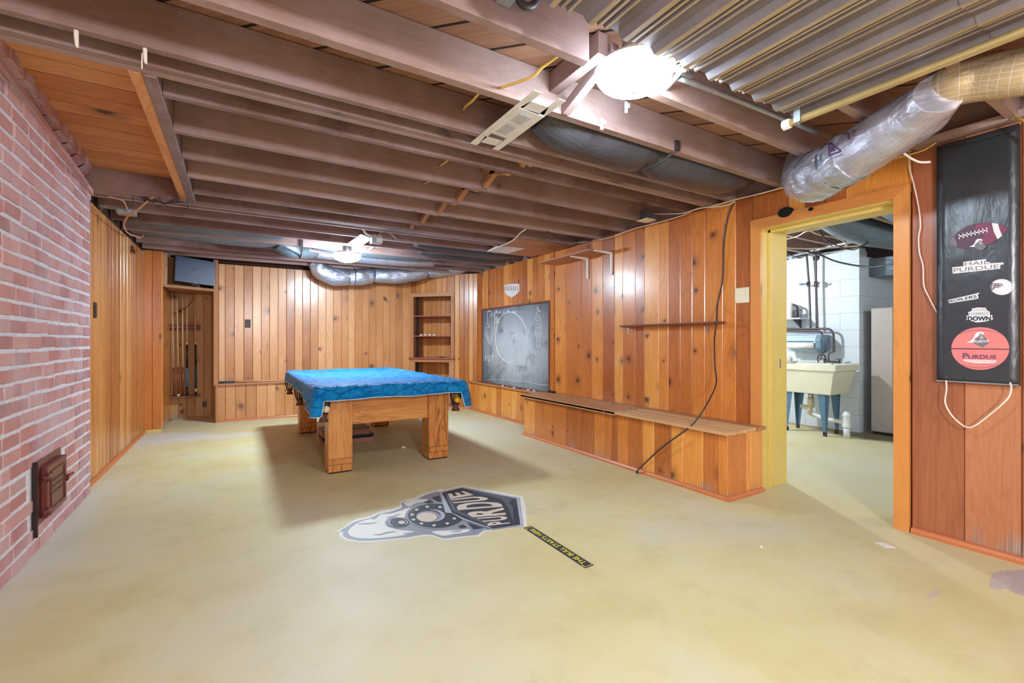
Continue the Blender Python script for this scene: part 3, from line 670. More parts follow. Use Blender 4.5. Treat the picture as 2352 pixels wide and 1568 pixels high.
m = MB(); m.box(-.02, .02, 0, .36, -.022, .022, grain=1, M4=Matrix.Translation((1.34, 1.395, 2.30)) @ Matrix.Rotation(math.atan2(-.12, .35), 4, 'X'))
m.box(-.03, .02, 0, .35, -.07, .02, grain=1, M4=Matrix.Translation((1.28, 1.40, 2.32)))
tag(m.build('cross_bridging', M['joist']), 'dark bridging block beside the big dome lamp where the joist is sawn off', 'bridging')
# ================================================================= BENCH
B = thing('storage_bench', 'long built-in pine bench box under the chalkboard wall, plank lid pale at the near end', 'bench', (3.0, 3.1, 0))
m = MB(); us = [1150 + x / 3.36 for x in (190, 265, 333, 407, 505, 617, 720, 798, 855, 900, 980, 1093, 1183, 1312, 1410, 1563, 1673, 1740)]
eb = sorted(XW(u, 1000, 2.84)[1] for u in us); eb[0] = 1.892; eb[-1] = 4.448
board_wall(m, (2.84, 0), (2.84, 1), .0, .443, eb, (-1, 0)); m.build('front_panel', M['pine'], B, weld=False)
m = MB(); board_wall(m, (2.84, 1.89), (3.27, 1.89), .0, .443, [0.0, .22, .27, .408], (0, -1)); m.build('end_panel', M['pine'], B, weld=False)
m = MB(); m.box(2.86, 3.25, 1.91, 4.44, .02, .44, tone=.1); m.build('carcass', M['backing'], B)
ys = 2.93
m = MB(); m.box(2.80, 3.155, ys + .14, 4.47, .445, .466, grain=1); m.box(2.80, 3.155, ys, ys + .137, .445, .466, grain=1); m.box(2.80, 2.812, ys, 4.47, .436, .468, grain=1, tone=.9)
m.build('lid', M['shelfwood'], B, bevel=.003)
m = MB()
for a, b in ((2.795, 2.90), (2.903, 3.02), (3.023, 3.155)):
    for k in range(3):
        w = (b - a) / 3; m.box(a + w * k + .0015, a + w * (k + 1) - .0015, 1.862 + (.015 if a > 3 else 0), ys - .003, .446, .472 - abs(k - 1) * .004, grain=1, tone=.5 + .2 * k)
m.build('lid', M['raw'], B, bevel=.003)
m = MB(); m.box(3.157, 3.266, 1.868, 4.47, .445, .468, grain=1); m.build('rear_strip', M['shelfwood'], B, bevel=.003)
for (u, v) in ((1322, 914), (1395, 928), (1462, 936)):
    x, y, z = G(u, v, .468); m = MB(); m.box(3.115, 3.19, y - .018, y + .018, .466, .4715, tone=.5); m.build('hinge', M['brass'], B)
m = MB()
for P in (((2.838, 1.86), (2.838, 4.45)),): pass
def qtr(parent, name, a, b, nn, r=.03):
    m = MB(); a = Vector((*a, 0)); b = Vector((*b, 0)); n = Vector((*nn, 0)); pr = [(0, 0), (r * .75, 0), (r * .75, r * .5), (r * .5, r * .9), (0, r)]
    for k in range(5):
        p, q = pr[k], pr[(k + 1) % 5]; cp = n * p[0] + Vector((0, 0, p[1])); cq = n * q[0] + Vector((0, 0, q[1]))
        m.face([a + cp, b + cp, b + cq, a + cq], [(k * .02, 0), (k * .02, 1), (k * .02 + .02, 1), (k * .02 + .02, 0)], 0, .5)
    for e in (a, b): m.face([e + n * p[0] + Vector((0, 0, p[1])) for p in pr], None, 0, .5)
    return m.build(name, M['trim'], parent, weld=False)
qtr(B, 'base_trim', (2.839, 1.868), (2.839, 4.45), (-1, 0)); qtr(B, 'base_trim', (2.817, 1.889), (3.248, 1.889), (0, -1))

# ledge under chalkboard
m = MB(); m.prism([(3.145, 4.47, .432), (3.27, 4.47, .432), (3.27, 6.51, .432), (3.145, 6.632, .432)], (0, 0, .02), 0, .5); struct(m.build('trim_7', M['shelfwood'], bevel=.003))
# chalkboard
c = [XW(1109, 710, 3.258), XW(1261, 697, 3.258), XW(1261, 903, 3.258), XW(1110, 884, 3.258)]
cy0 = (c[1][1] + c[2][1]) / 2; cy1 = (c[0][1] + c[3][1]) / 2; cz1 = (c[0][2] + c[1][2]) / 2; cz0 = .462
CB = thing('chalkboard', 'large smudged chalkboard with chalk scribbles and a big oval, set in the pine wall', 'chalkboard', (3.262, (cy0 + cy1) / 2, cz0))
bx('slate', M['slate'], CB, 3.256, 3.268, cy0, cy1, cz0, cz1)
m = MB(); fw = .022
for a, b, cc, d in ((cy0 - fw, cy1 + fw, cz1, cz1 + fw), (cy0 - fw, cy0, cz0 - .005, cz1), (cy1, cy1 + fw, cz0 - .005, cz1)): m.box(3.244, 3.268, a, b, cc, d)
m.build('frame', M['darkshelf'], CB, bevel=.002)
m = MB(); m.box(3.20, 3.262, cy0 + .25, cy1 + .04, .4525, .462); m.box(3.198, 3.206, cy0 + .25, cy1 + .04, .462, .468); m.build('chalk_tray', M['darkshelf'], CB)
m = MB(); XB = 3.2545
def P(u, v): q = XW(u, v, XB); return q
def stroke(pts, r=.0028, mi=0): m.tube([P(*p) for p in pts], r, n=5, mi=mi, res=4)
def zz(x, y): return (960 + x / 3.92, 600 + y / 3.92)
stroke([(960 + (840 + 142 * math.cos(a) + 0) / 3.92, 600 + (682 + 225 * math.sin(a) - 12 * math.sin(a * 2)) / 3.92) for a in [k * math.pi / 12 for k in range(25)]], .0055)
stroke([zz(*p) for p in ((625, 450), (660, 450), (625, 452), (628, 560), (622, 565))]); stroke([zz(*p) for p in ((650, 480), (665, 465), (675, 485), (660, 500), (650, 480))])
stroke([zz(*p) for p in ((690, 460), (690, 600), (660, 735), (640, 735), (605, 640))], .004); stroke([zz(*p) for p in ((672, 600), (655, 710), (635, 690), (612, 590))])
stroke([zz(*p) for p in ((620, 590), (650, 592))]); stroke([zz(*p) for p in ((640, 560), (640, 588))])
stroke([zz(*p) for p in ((1078, 405), (1070, 425), (1085, 430), (1080, 410))]); stroke([zz(*p) for p in ((1082, 432), (1100, 450), (1075, 455), (1058, 520), (1085, 545), (1055, 590), (1118, 585), (1100, 550), (1105, 520), (1078, 480))])
for a in range(9): stroke([zz(1062 + (a % 2) * 30, 600 + a * 19), zz(1102 - (a % 2) * 25, 606 + a * 19)], .002)
stroke([zz(*p) for p in ((1058, 590), (1060, 660), (1070, 665), (1068, 770), (1100, 770), (1102, 660), (1112, 655), (1114, 590))])
stroke([zz(*p) for p in ((610, 1070), (700, 1062), (800, 1070), (900, 1080), (1000, 1085), (1100, 1110), (1175, 1112))], .002); stroke([zz(*p) for p in ((800, 920), (880, 920), (960, 945))], .002)
stroke([zz(*p) for p in ((750, 900), (750, 980))], .002)
def word(s, x0, y0, x1, y1, mi=0):
    text_quad(m, s, P(*zz(x0, y1)), P(*zz(x1, y1)), P(*zz(x1, y0)), P(*zz(x0, y0)), (-.001, 0, 0), mi, 0)
word('BoiL r  Pi  All', 700, 440, 885, 468); word('St', 700, 500, 735, 555, 0); word('F U T', 605, 845, 680, 900); word('GAy', 680, 880, 745, 945, 1)
m.build('chalk_drawing', [M['chalkw'], plain('faint_pink_chalk', srgb(200, 168, 176), .9)], CB, weld=False)
lbl = ['white chalk stick at the far end of the chalkboard ledge', 'pink chalk stick on the chalkboard ledge', 'white chalk stub right of the pink chalk', 'dark blue chalk holder on the chalkboard ledge', 'white chalk lump in the middle of the chalkboard ledge', 'pale chalk lump near the bench end of the ledge']
for k, (u, v, mt) in enumerate(((1126, 888.5, 'chalkw'), (1136, 890.5, 'chalkp'), (1153, 893, 'chalkw'), (1168, 894.5, 'cuenavy'), (1186, 898.5, 'chalkw'), (1200, 901, 'paper'))):
    x, y, z = G(u, v, .452); x = 3.172; m = MB(); d = .05 if k != 3 else .075
    m.tube([(x, y - d / 2, .4605), (x + .008, y + d / 2, .4605)], .0085, n=8); tag(m.build('chalk', M[mt]), lbl[k], 'chalk', 'chalk pieces on the ledge')
m = MB(); x, y, z = G(1240, 903, .47); m.box(3.19, 3.235, y - .055, y + .055, .4685, .492, tone=.5); tag(m.build('chalk_eraser', M['black'], bevel=.006), 'dark felt eraser lying at the right end of the chalkboard ledge', 'eraser')
# torn sticker above chalkboard
m = MB(); pp = [(1158, 655), (1170, 652), (1193, 652), (1193, 668), (1186, 676), (1175, 683), (1166, 678), (1160, 672)]
m.prism([XW(u, v, 3.268) for u, v in pp], (-.0015, 0, 0), 0, .5)
for k in range(7):
    a = 1160 + k * 4.6; m.prism([XW(a, 656 + (k % 2), 3.2665), XW(a + 2.2, 656, 3.2665), XW(a + 2.2, 667, 3.2665), XW(a, 668, 3.2665)], (-.0008, 0, 0), 1, .5)
tag(m.build('torn_sticker', [M['paper'], M['beigepaint']], weld=False), 'torn white paper remnant stuck to the pine above the chalkboard', 'sticker')

# wall shelf (low) and bracket shelf (high)
a = XW(1423, 746, 3.17); b = XW(1650, 740, 3.17)
S = thing('wall_shelf', 'narrow dark brown wall shelf with two small brackets above the bench', 'shelf', (3.22, (a[1] + b[1]) / 2, 1.23))
bx('shelf_board', M['darkshelf'], S, 3.165, 3.268, b[1], a[1], 1.222, 1.236, bevel=.002)
for u in (1443, 1624):
    y = XW(u, 750, 3.26)[1]; m = MB(); m.box(3.262, 3.268, y - .007, y + .007, 1.15, 1.222); m.box(3.19, 3.262, y - .007, y + .007, 1.216, 1.222); m.build('bracket', M['steel'], S)
pr = [G(1275, 580, 1.99), G(1405, 573, 1.99)]
S = thing('wall_shelf', 'pale wooden shelf high on the right wall on two white metal brackets', 'shelf', (3.15, 3.7, 1.97))
yA = XW(1345, 600, 3.262)[1]; yB = XW(1407, 580, 3.262)[1]
bx('shelf_board', M['shelfwood'], S, 3.00, 3.266, 3.50, 4.40, 1.99, 2.008, bevel=.002)
for y in (XW(1350, 600, 3.262)[1], XW(1405, 590, 3.262)[1]):
    m = MB(); m.prism([(3.266, y - .012, 1.76), (3.250, y - .012, 1.76), (3.246, y - .012, 1.965), (3.03, y - .012, 1.978), (3.03, y - .012, 1.99), (3.266, y - .012, 1.99)], (0, .022, 0)); m.build('bracket', M['white'], S, bevel=.001)
# plates and outlets
def plate(label, c, ax, w, h, mat, name='outlet_plate', cat='outlet', holes='outlet'):
    x, y, z = c; P_ = thing(name, label, cat, (x, y, z - h / 2)); m = MB(); m2 = MB()
    if ax == 'x-':
        m.box(x - .006, x, y - w / 2, y + w / 2, z - h / 2, z + h / 2); hb = lambda a, b, s, t: m2.box(x - .0085, x - .005, y + a - s, y + a + s, z + b - t, z + b + t)
    elif ax == 'x+':
        m.box(x, x + .006, y - w / 2, y + w / 2, z - h / 2, z + h / 2); hb = lambda a, b, s, t: m2.box(x + .005, x + .0085, y + a - s, y + a + s, z + b - t, z + b + t)
    else:
        m.box(x - w / 2, x + w / 2, y - .006, y, z - h / 2, z + h / 2); hb = lambda a, b, s, t: m2.box(x + a - s, x + a + s, y - .0085, y - .005, z + b - t, z + b + t)
    m.build('plate', M[mat], P_, bevel=.002)
    if holes == 'outlet':
        for b in (-.02, .02): hb(0, b, .014, .012)
        m2.build('socket', M['plug'], P_, bevel=.002)
    else:
        for a in (-.022, .022): m2 = MB(); hb(a, 0, .005, .010); m2.build('toggle', M['cream'], P_)
plate('small dark outlet plate on the far pine wall left of centre', YW(569, 743, 7.348), 'y', .07, .115, 'black')
plate('dark switch plate on the left pine wall beside the brick', XW(218, 712, -.958), 'x+', .07, .12, 'black', holes='outlet')
plate('cream double switch plate on the pine left of the doorway', XW(1705, 678, 3.268), 'x-', .115, .115, 'cream', name='switch_plate', cat='switch', holes='sw')
x, y, z = YW(470, 928, 7.738)
plate('dark outlet low in the cue niche beside the rack', (x, 7.738, z), 'y', .05, .08, 'black')
# television and its shelf
m = MB(); m.prism([(-.781, 6.885, 1.752), (-.283, 7.205, 1.752), (-.283, 7.735, 1.752), (-.781, 7.735, 1.752)], (0, 0, .018))
m.face
S = thing('television_shelf', 'pine shelf across the cue niche under the small television', 'shelf', (-.53, 7.2, 1.752)); m.build('shelf_board', M['shelfwood'], S)
dv = Vector((.498, .32, 0)).normalized(); nv = Vector((dv.y, -dv.x, 0)); A0 = Vector((-.79, 6.872, 0))
m = MB(); MT = Matrix(((dv.x, nv.x, 0, A0.x), (dv.y, nv.y, 0, A0.y), (0, 0, 1, 0), (0, 0, 0, 1)))
m.box(0.01, .60, -.016, .0, 1.742, 1.776, M4=MT); m.build('front_rail', M['pine_niche'], S)
m = MB(); m.box(.0, .075, -.05, -.035, 1.776, 2.16, M4=MT, grain=2); m.box(.0, .60, -.30, -.285, 1.776, 2.16, M4=MT, grain=2, tone=.2); m.build('back_board', M['pine_niche'], S)
c0 = Vector(YW(402, 585, 6.99)); c1 = Vector(YW(496, 602, 7.14)); b0 = Vector(YW(400, 645, 6.97)); b1 = Vector(YW(494, 657, 7.13))
T = thing('television', 'small flat black television tilted on the shelf above the pool cues', 'television', tuple((b0 + b1) / 2))
nx = (c1 - c0).cross(b0 - c0).normalized()
if nx.y < 0: nx = -nx
m = MB(); m.prism([c0, c1, b1, b0], nx * .035); m.build('body', M['black'], T, bevel=.004)
ce = (c0 + c1 + b0 + b1) / 4; ins = lambda p, k, kz=1: ce + (p - ce) * k
m = MB(); m.prism([ins(c0, .95) - nx * .001, ins(c1, .95) - nx * .001, ins(b1, .93) - nx * .001, ins(b0, .93) - nx * .001], nx * .003); m.build('screen', M['tvscreen'], T)
m = MB(); lo_ = (b0 + b1) / 2; dx = (b1 - b0).normalized(); up = Vector((0, 0, 1))
text_quad(m, 'LG', lo_ - dx * .012 + up * .003 - nx * .004, lo_ + dx * .012 + up * .003 - nx * .004, lo_ + dx * .012 + up * .010 - nx * .004, lo_ - dx * .012 + up * .010 - nx * .004); m.build('badge', M['st_white'], T, weld=False)
m = MB(); m.box(-.03, .03, 0, .04, 0, .02, M4=Matrix.Translation(tuple(lo_ + nx * .02 - up * .02))); m.tube([lo_ + nx * .04 + up * .1, lo_ + nx * .16 + up * .06, lo_ + nx * .25 + up * .08], .012, n=6); m.build('stand', M['black'], T)
wire('television_cable', [(-.50, 7.40, 1.746), (-.53, 7.45, 1.64), (-.60, 7.54, 1.55), (-.68, 7.62, 1.50), (-.775, 7.70, 1.45)], .004, M['cordb'], 'thin black cable drooping behind the pool cues from the television')
# cue rack
yk = 7.66
def K(u, v, y=yk): return YW(u, v, y)
RK = thing('cue_rack', 'two-piece brown wall rack holding five pool cues in the niche', 'cue rack', (K(425, 909)[0], yk, K(425, 909)[2]))
zl = K(425, 908)[2]; zu = K(425, 752)[2]; xl = K(388, 900)[0]; xr = K(460, 900)[0]
m = MB(); m.box(xl, xr, yk - .06, 7.72, zl - .022, zl, tone=.3); m.build('lower_rail', M['darkshelf'], RK, bevel=.003)
m = MB(); m.box(xl, xr, yk - .03, 7.72, zu - .012, zu + .012, tone=.3); m.box(xl, xr, 7.705, 7.722, zu - .035, zu + .045, tone=.5); m.build('upper_rail', M['darkshelf'], RK, bevel=.003)
cu = [(400, 395, 'brown', 'leftmost pool cue in the rack, brown butt with pale shaft'), (410, 406.5, 'white', 'second pool cue from the left, brown butt with cream cap'), (420, 419, 'tan', 'middle pool cue in the rack, tan-brown butt'),
      (430, 429, 'blue', 'pool cue with black butt and sky blue wrap'), (450, 448.5, 'navy', 'rightmost pool cue, black butt with navy wrap and pale ring')]
for ub, ut, kind, lb in cu:
    yb = yk - .04; x0 = K(ub, 905, yb)[0]; x1 = K(ut, 670, yb)[0]; zt_ = K(ut, 664, yb)[2]; z0 = zl
    L = zt_ - z0; C_ = thing('pool_cue', lb, 'pool cue', (x0, yb, z0), 'pool cues in the wall rack')
    at = lambda f: (x0 + (x1 - x0) * f, yb + .0 * f, z0 + L * f); rr = lambda f: .0145 * (1 - f) + .0062 * f
    def seg(nm, a, b, mt): mm = MB(); mm.tube([at(a), at(b)], [rr(a), rr(b)], n=12); mm.build(nm, M[mt], C_)
    if kind in ('brown', 'white', 'tan'):
        seg('butt_cap', 0, .02, 'ballw' if kind == 'white' else 'black'); seg('butt', .02, .27, 'cuered'); seg('shaft', .27, .985, 'cue')
        if kind == 'white': seg('joint_collar', .47, .49, 'ballw')
        mm = MB()
        for q in range(4):
            an = q * math.pi / 2; p = at(.27); mm.tube([p, (p[0] + .004 * math.cos(an), p[1] - .006, at(.36)[2])], [.010, .001], n=6)
        mm.build('inlay_points', M['cuered'], C_)
    elif kind == 'blue': seg('butt', 0, .08, 'black'); seg('wrap', .08, .26, 'cueblue'); seg('forearm', .26, .48, 'black'); seg('joint_collar', .48, .5, 'ballw'); seg('shaft', .5, .985, 'cue')
    else: seg('butt', 0, .035, 'black'); seg('ring', .035, .065, 'ballw'); seg('wrap_end', .065, .08, 'black'); seg('wrap', .08, .28, 'cuenavy'); seg('forearm', .28, .48, 'black'); seg('joint_collar', .48, .5, 'ballw'); seg('shaft', .5, .985, 'cue')
    seg('tip', .985, 1, 'cueblue')
# cue stick lying on far ledge
x0 = YW(503, 880, 7.27)[0]
m = MB(); C_ = thing('pool_cue', 'pool cue lying flat on the far wall ledge left of the table', 'pool cue', (x0, 7.27, .516))
m.tube([(x0, 7.27, .53), (x0 + .18, 7.268, .53)], .014, n=10); m.build('butt', M['cuenavy'], C_)
m = MB(); m.tube([(x0 + .18, 7.268, .53), (x0 + .95, 7.26, .524)], [.013, .0065], n=10); m.build('shaft', M['cue'], C_)

# corner bookcase (in the diagonal corner)
zl2 = DG(990, 832)[1]; zb2 = .12
BC = thing('corner_bookcase', 'built-in corner bookcase with red shelves behind the pool table', 'bookcase', tuple(DA + E1 * ((s0 + s1) / 2)))
fw = .06
m = MB(); m.box(s0, s0 + fw, -.018, .0, zb + .0, zt, M4=MD, grain=2); m.box(s1 - fw, s1, -.018, .0, zb, zt, M4=MD, grain=2); m.box(s0, s1, -.02, .0, zt - .06, zt + .0, M4=MD, grain=0)
m.build('face_frame', M['shelfwood'], BC, bevel=.003)
m = MB(); m.box(s0, s0 + fw + .025, -.018, .0, 0.03, zb - .02, M4=MD, grain=2); m.box(s1 - fw - .03, s1, -.018, .0, .03, zb - .02, M4=MD, grain=2); m.box(s0, s1, -.019, .0, zb - .075, zb - .02, M4=MD, grain=0); m.box(s0, s1, -.018, .0, 0.03, .12, M4=MD, grain=0)
m.build('lower_face_frame', M['shelfwood'], BC, bevel=.003)
m = MB(); m.box(s0 + .03, s0 + .05, 0, .40, 0, zt, M4=MD, grain=2, tone=.1); m.box(s1 - .05, s1 - .03, 0, .40, 0, zt, M4=MD, grain=2, tone=.1); m.box(s0 + .05, s1 - .05, 0, .4, zt - .02, zt, M4=MD); m.build('side_panel', M['pine_niche'], BC)
m = MB(); P0 = DA + E2 * .38; board_wall(m, tuple(P0.xy), tuple((P0 + E1).xy), 0, zt, widths(s0 + .03, s1 - .03, .085, .1), tuple(-E2.xy)); m.build('back_panel', M['pine_left'], BC, weld=False)
for v in (725, 771):
    z = DG(990, v)[1]; m = MB(); m.box(s0 + .05, s1 - .05, .0, .37, z - .012, z + .006, M4=MD); m.build('shelf', M['shelfred'], BC)
m = MB(); m.box(s0 - .02, s1 + .01, -.05, .37, zb - .02, zb, M4=MD); m.build('shelf', M['shelfred'], BC, bevel=.003)
zsh = DG(990, 771)[1] + .006
for k, f in enumerate((.22, .32, .42, .52)):
    m = MB(); q = s0 + (s1 - s0) * f; m.box(q - .022, q + .022, .03, .07, zsh, zsh + .014, M4=MD, tone=.5); m.tube([tuple(MD @ Vector((q - .02, .05, zsh + .018))), tuple(MD @ Vector((q + .018, .05, zsh + .018)))], .005, n=6)
    tag(m.build('chalk_box', M['paper']), ['leftmost', 'second', 'third', 'rightmost'][k] + ' of four small pale things on the middle red bookcase shelf', 'small item', 'small pale things on the bookcase shelf')
m = MB(); q = s0 + (s1 - s0) * .62
for k in range(5): m.tube([tuple(MD @ Vector((q + U(-.05, .14), .05 + U(-.03, .03), zb + .006))), tuple(MD @ Vector((q + U(-.05, .14), .05 + U(-.03, .05), zb + .018))), tuple(MD @ Vector((q + U(-.05, .14), .05 + U(-.03, .03), zb + .008)))], .004, n=6)
tag(m.build('wire_scraps', M['cordb']), 'tangle of dark scraps on the lowest red bookcase shelf', 'scraps')
# small dark round thing on corner wall
s_, z_ = DG(1082, 658)
m = MB(); c_ = XW(1083, 659, 3.262); m.lathe([(0, -.012), (.016, -.012), (.02, 0), (.0, 0)], c_, 16, axis=(-1, 0, 0)); m.box(c_[0] - .02, c_[0], c_[1] - .012, c_[1] + .012, c_[2] - .03, c_[2] - .005)
tag(m.build('wall_hook', M['black']), 'small black hook fixture high in the far right corner', 'hook')

# ================================================================= POOL TABLE
TX0, TX1, TY0, TY1 = .50, 1.80, 3.80, 6.20; ZT = .729
PT = thing('pool_table', 'oak pool table with thick square legs under a blue cover', 'pool table', (1.15, 5.0, 0))
LG = [(.625, 3.935), (1.485, 3.935), (.61, 5.83), (1.47, 5.83)]
for i, (x, y) in enumerate(LG):
    w = .188; m = MB()
    zz_ = [0.012, .068, .071, .115, .118, .615]
    for k in range(5):
        ins_ = .003 if k in (1, 3) else 0
        m.box(x + ins_, x + w - ins_, y + ins_, y + w - ins_, zz_[k], zz_[k + 1], grain=2, tone=.35, mi=0 if not ins_ else 1)
    lg = m.build('leg', [M['oak'], M['backing']], PT, bevel=.0015)
    f = MB(); f.box(x + .008, x + w - .008, y + .008, y + w - .008, 0, .012); f.build('foot_pad', M['backing'], lg)
    if y < 5:
        for z in (.50, .60):
            f = MB(); f.lathe([(0, .006), (.007, .005), (.010, .001), (.010, 0)], (x + w / 2, y, z), 14, axis=(0, -1, 0)); f.build('bolt_cap', M['brass'], lg)
for nm, b in (('end_apron', (.62 + .188, 1.49, 3.975, 4.0, .383, .615)), ('end_apron', (.80, 1.49, 5.95, 5.975, .383, .615)), ('side_apron', (.655, .68, 4.12, 5.83, .383, .615)), ('side_apron', (1.61, 1.635, 4.12, 5.83, .383, .615))):
    m = MB(); m.box(*b, tone=.5); m.build(nm, M['oak'], PT, bevel=.002)
bx('slate_bed', M['backing'], PT, .62, 1.68, 3.92, 6.08, .615, .69)
m = MB(); r_ = .11
for b in ((TX0 + .02, TX0 + .02 + r_, TY0 + .15, TY1 - .15), (TX1 - .02 - r_, TX1 - .02, TY0 + .15, TY1 - .15), (TX0 + .15, TX1 - .15, TY0 + .02, TY0 + .02 + r_), (TX0 + .15, TX1 - .15, TY1 - .02 - r_, TY1 - .02)): m.box(*b, .62, .712)
m.build('rail', M['oak'], PT, bevel=.008)
def pocket(x, y, zt_=.625, ln=.145, r=.05):
    m = MB(); n = 12
    for k in range(n):
        a = 2 * math.pi * k / n; c_, s_ = math.cos(a), math.sin(a)
        m.tube([(x + r * c_, y + r * s_, zt_), (x + r * .95 * c_, y + r * .95 * s_, zt_ - ln * .4), (x + r * .62 * c_, y + r * .62 * s_, zt_ - ln * .85)], .0038, n=5, res=3)
    m.lathe([(r, 0), (r + .004, -.012), (r, -.03), (r - .006, -.02)], (x, y, zt_ + .005), 20)
    p = m.build('pocket', M['net'], PT)
    m = MB(); m.lathe([(r * .62, 0), (r * .66, -.012), (r * .5, -.03), (r * .8, -.062), (r * .74, -.064), (r * .3, -.034), (0, -.03)], (x, y, zt_ - ln * .82), 20); m.build('leather_cup', M['leather'], p)
pk = {}
for (x, y) in ((.578, 3.875), (1.72, 3.875), (.53, 6.10), (1.74, 6.14), (.525, 5.0), (1.775, 5.0)): pocket(x, y)
for (x, y, mt, lb) in ((.592, 3.835, 'ballw', 'white ball held in the near left corner pocket of the pool table'), (1.72, 3.835, 'bally', 'yellow ball held in the near right corner pocket of the pool table')):
    m = MB(); n = 14; m.lathe([(.0285 * math.sin(math.pi * k / n), -.0285 * math.cos(math.pi * k / n)) for k in range(n + 1)], (x, y, .545), 24); tag(m.build('billiard_ball', M[mt]), lb, 'billiard ball')
# ---- cover
CV = thing('table_cover', 'crinkled bright blue plastic cover draped over the pool table with a pale hem', 'cover', (1.15, 5.0, ZT - .1))
from mathutils import noise as mn
def nz(p, s, k=0): return mn.noise(Vector((p[0] * s + k, p[1] * s, p[2] * s)))
per = []   # perimeter: (x, y, nx, ny, cornerness)
rc = .05; xs0, xs1, ys0, ys1 = TX0, TX1, TY0, TY1
def side(a, b, n, no):
    for k in range(n):
        f = k / n; per.append((a[0] + (b[0] - a[0]) * f, a[1] + (b[1] - a[1]) * f, no[0], no[1]))
def arc(c_, a0, n):
    for k in range(n):
        a = a0 + math.pi / 2 * k / n; per.append((c_[0] + rc * math.cos(a), c_[1] + rc * math.sin(a), math.cos(a), math.sin(a)))
side((xs0 + rc, ys0), (xs1 - rc, ys0), 60, (0, -1)); arc((xs1 - rc, ys0 + rc), -math.pi / 2, 10)
side((xs1, ys0 + rc), (xs1, ys1 - rc), 90, (1, 0)); arc((xs1 - rc, ys1 - rc), 0, 10)
side((xs1 - rc, ys1), (xs0 + rc, ys1), 60, (0, 1)); arc((xs0 + rc, ys1 - rc), math.pi / 2, 10)
side((xs0, ys1 - rc), (xs0, ys0 + rc), 90, (-1, 0)); arc((xs0 + rc, ys0 + rc), math.pi, 10)
cor = [(xs0, ys0, .12, .02, .50, .012), (xs1, ys0, .125, .012, .32, .045), (xs0, ys1, .03, .05, .2, .01), (xs1, ys1, .1, .05, .3, .03)]
rows = []
cxm, cym = 1.15, 5.0
NI = 20
for i in range(NI + 1):
    f = i / NI; row = []
    for (x, y, nx_, ny_) in per:
        X = cxm + (x - cxm) * f; Y = cym + (y - cym) * f
        ex = min(x - 0 if 0 else abs(X - xs0), abs(xs1 - X), abs(Y - ys0), abs(ys1 - Y))
        dip = -.022 * min(1, max(0, (ex - .10) / .07)); roundoff = -.010 * max(0, 1 - ex / .02)
        wr = .007 * nz((X, Y, 0), 5) + .006 * abs(nz((X, Y, 1), 11)) * (1 if ex > .08 else .4)
        row.append(Vector((X, Y, ZT + dip + roundoff + wr)))
    rows.append(row)
hemrow = None
ND = 9
for j in range(1, ND + 1):
    g = j / ND; row = []
    for k, (x, y, nx_, ny_) in enumerate(per):
        dd = .112 + .004 * math.sin(k * .21); fl = .012
        for (cx_, cy_, dr, fr, sr, wt) in cor:
            dxx = max(0, abs(x - cx_) - rc); dyy = max(0, abs(y - cy_) - rc)
            w = max(0, 1 - dxx / fr) * max(0, 1 - dyy / sr)
            if abs(x - cx_) <= rc + fr and abs(y - cy_) <= rc + sr: dd += dr * w; fl += wt * w
        ph = .010 * math.sin(k * .55 + 2 * nz((x, y, 0), 3)) * g + .010 * nz((x, y, g), 12) * g
        out = .004 + fl * math.sin(g * math.pi / 2) ** .8 + ph
        row.append(Vector((x + nx_ * out, y + ny_ * out, ZT - .010 - (dd - .010) * g + .0)))
    rows.append(row); hemrow = row
m = MB(); N = len(per)
for i in range(len(rows) - 1):
    for k in range(N):
        k2 = (k + 1) % N
        if i == 0: m.face([rows[0][k], rows[1][k], rows[1][k2]], None, 0, .5, True)
        else: m.face([rows[i][k], rows[i][k2], rows[i + 1][k2], rows[i + 1][k]], None, 0, .5, True)
o = m.build('cloth', M['tarp'], CV, solid=.0015)
m = MB(); m.tube([tuple(p) for p in hemrow] + [tuple(hemrow[0])], .0038, n=6, spline=False, cap=False); m.build('hem', M['hem'], CV)
# boxes under the table
x, y, z = G(800, 1019, 0); xe = G(861, 1016, 0)[0]; zc = 0
for k, (h_, x1, mt, lb) in enumerate(((.05, xe, 'boxpink', 'brown flat box at the bottom of the stack under the pool table'), (.022, xe + .01, 'black', 'thin black box in the middle of the stack under the pool table'), (.065, xe - .03, 'boxpink', 'brown box with dark lid on top of the stack under the pool table'))):
    Bq = thing('flat_box', lb, 'box', ((x - .3 + x1) / 2, y + .15, zc), 'boxes stacked under the pool table')
    bx('body', M[mt], Bq, x - .25, x1, y + .01 * k, y + .30, zc, zc + h_, bevel=.002); bx('lid', M['black'], Bq, x - .252, x1 + .002, y + .01 * k - .002, y + .302, zc + h_, zc + h_ + .006); zc += h_ + .006
x, y, z = G(926, 1028, 0); m = MB(); m.box(x - .018, x + .018, y - .008, y + .01, .0, .018); m.box(x - .008, x + .022, y - .02, y - .008, 0, .008); tag(m.build('chalk_cube', M['paper'], bevel=.004), 'tiny white crumpled scrap on the floor between the near table legs', 'scrap')
for k, (u, v, lb) in enumerate(((1749, 1256, 'tiny pale crumb on the open floor right of the tape strip'), (309, 995, 'tiny dark crumb in front of the niche post'))):
    x, y, z = G(u, v, 0); m = MB(); m.lathe([(0, .008), (.006, .005), (.008, 0)], (x, y, 0), 7); tag(m.build('crumb', M['paper'] if k == 0 else M['rust']), lb, 'debris')
m = MB(); pts = [G(u, v, .002) for u, v in ((2008, 1246), (2030, 1247), (2058, 1259), (2035, 1258))]; m.prism(pts, (0, 0, .004)); tag(m.build('paint_chip', M['paper']), 'curled grey paint flake on the floor in front of the right doorway', 'paint flake')
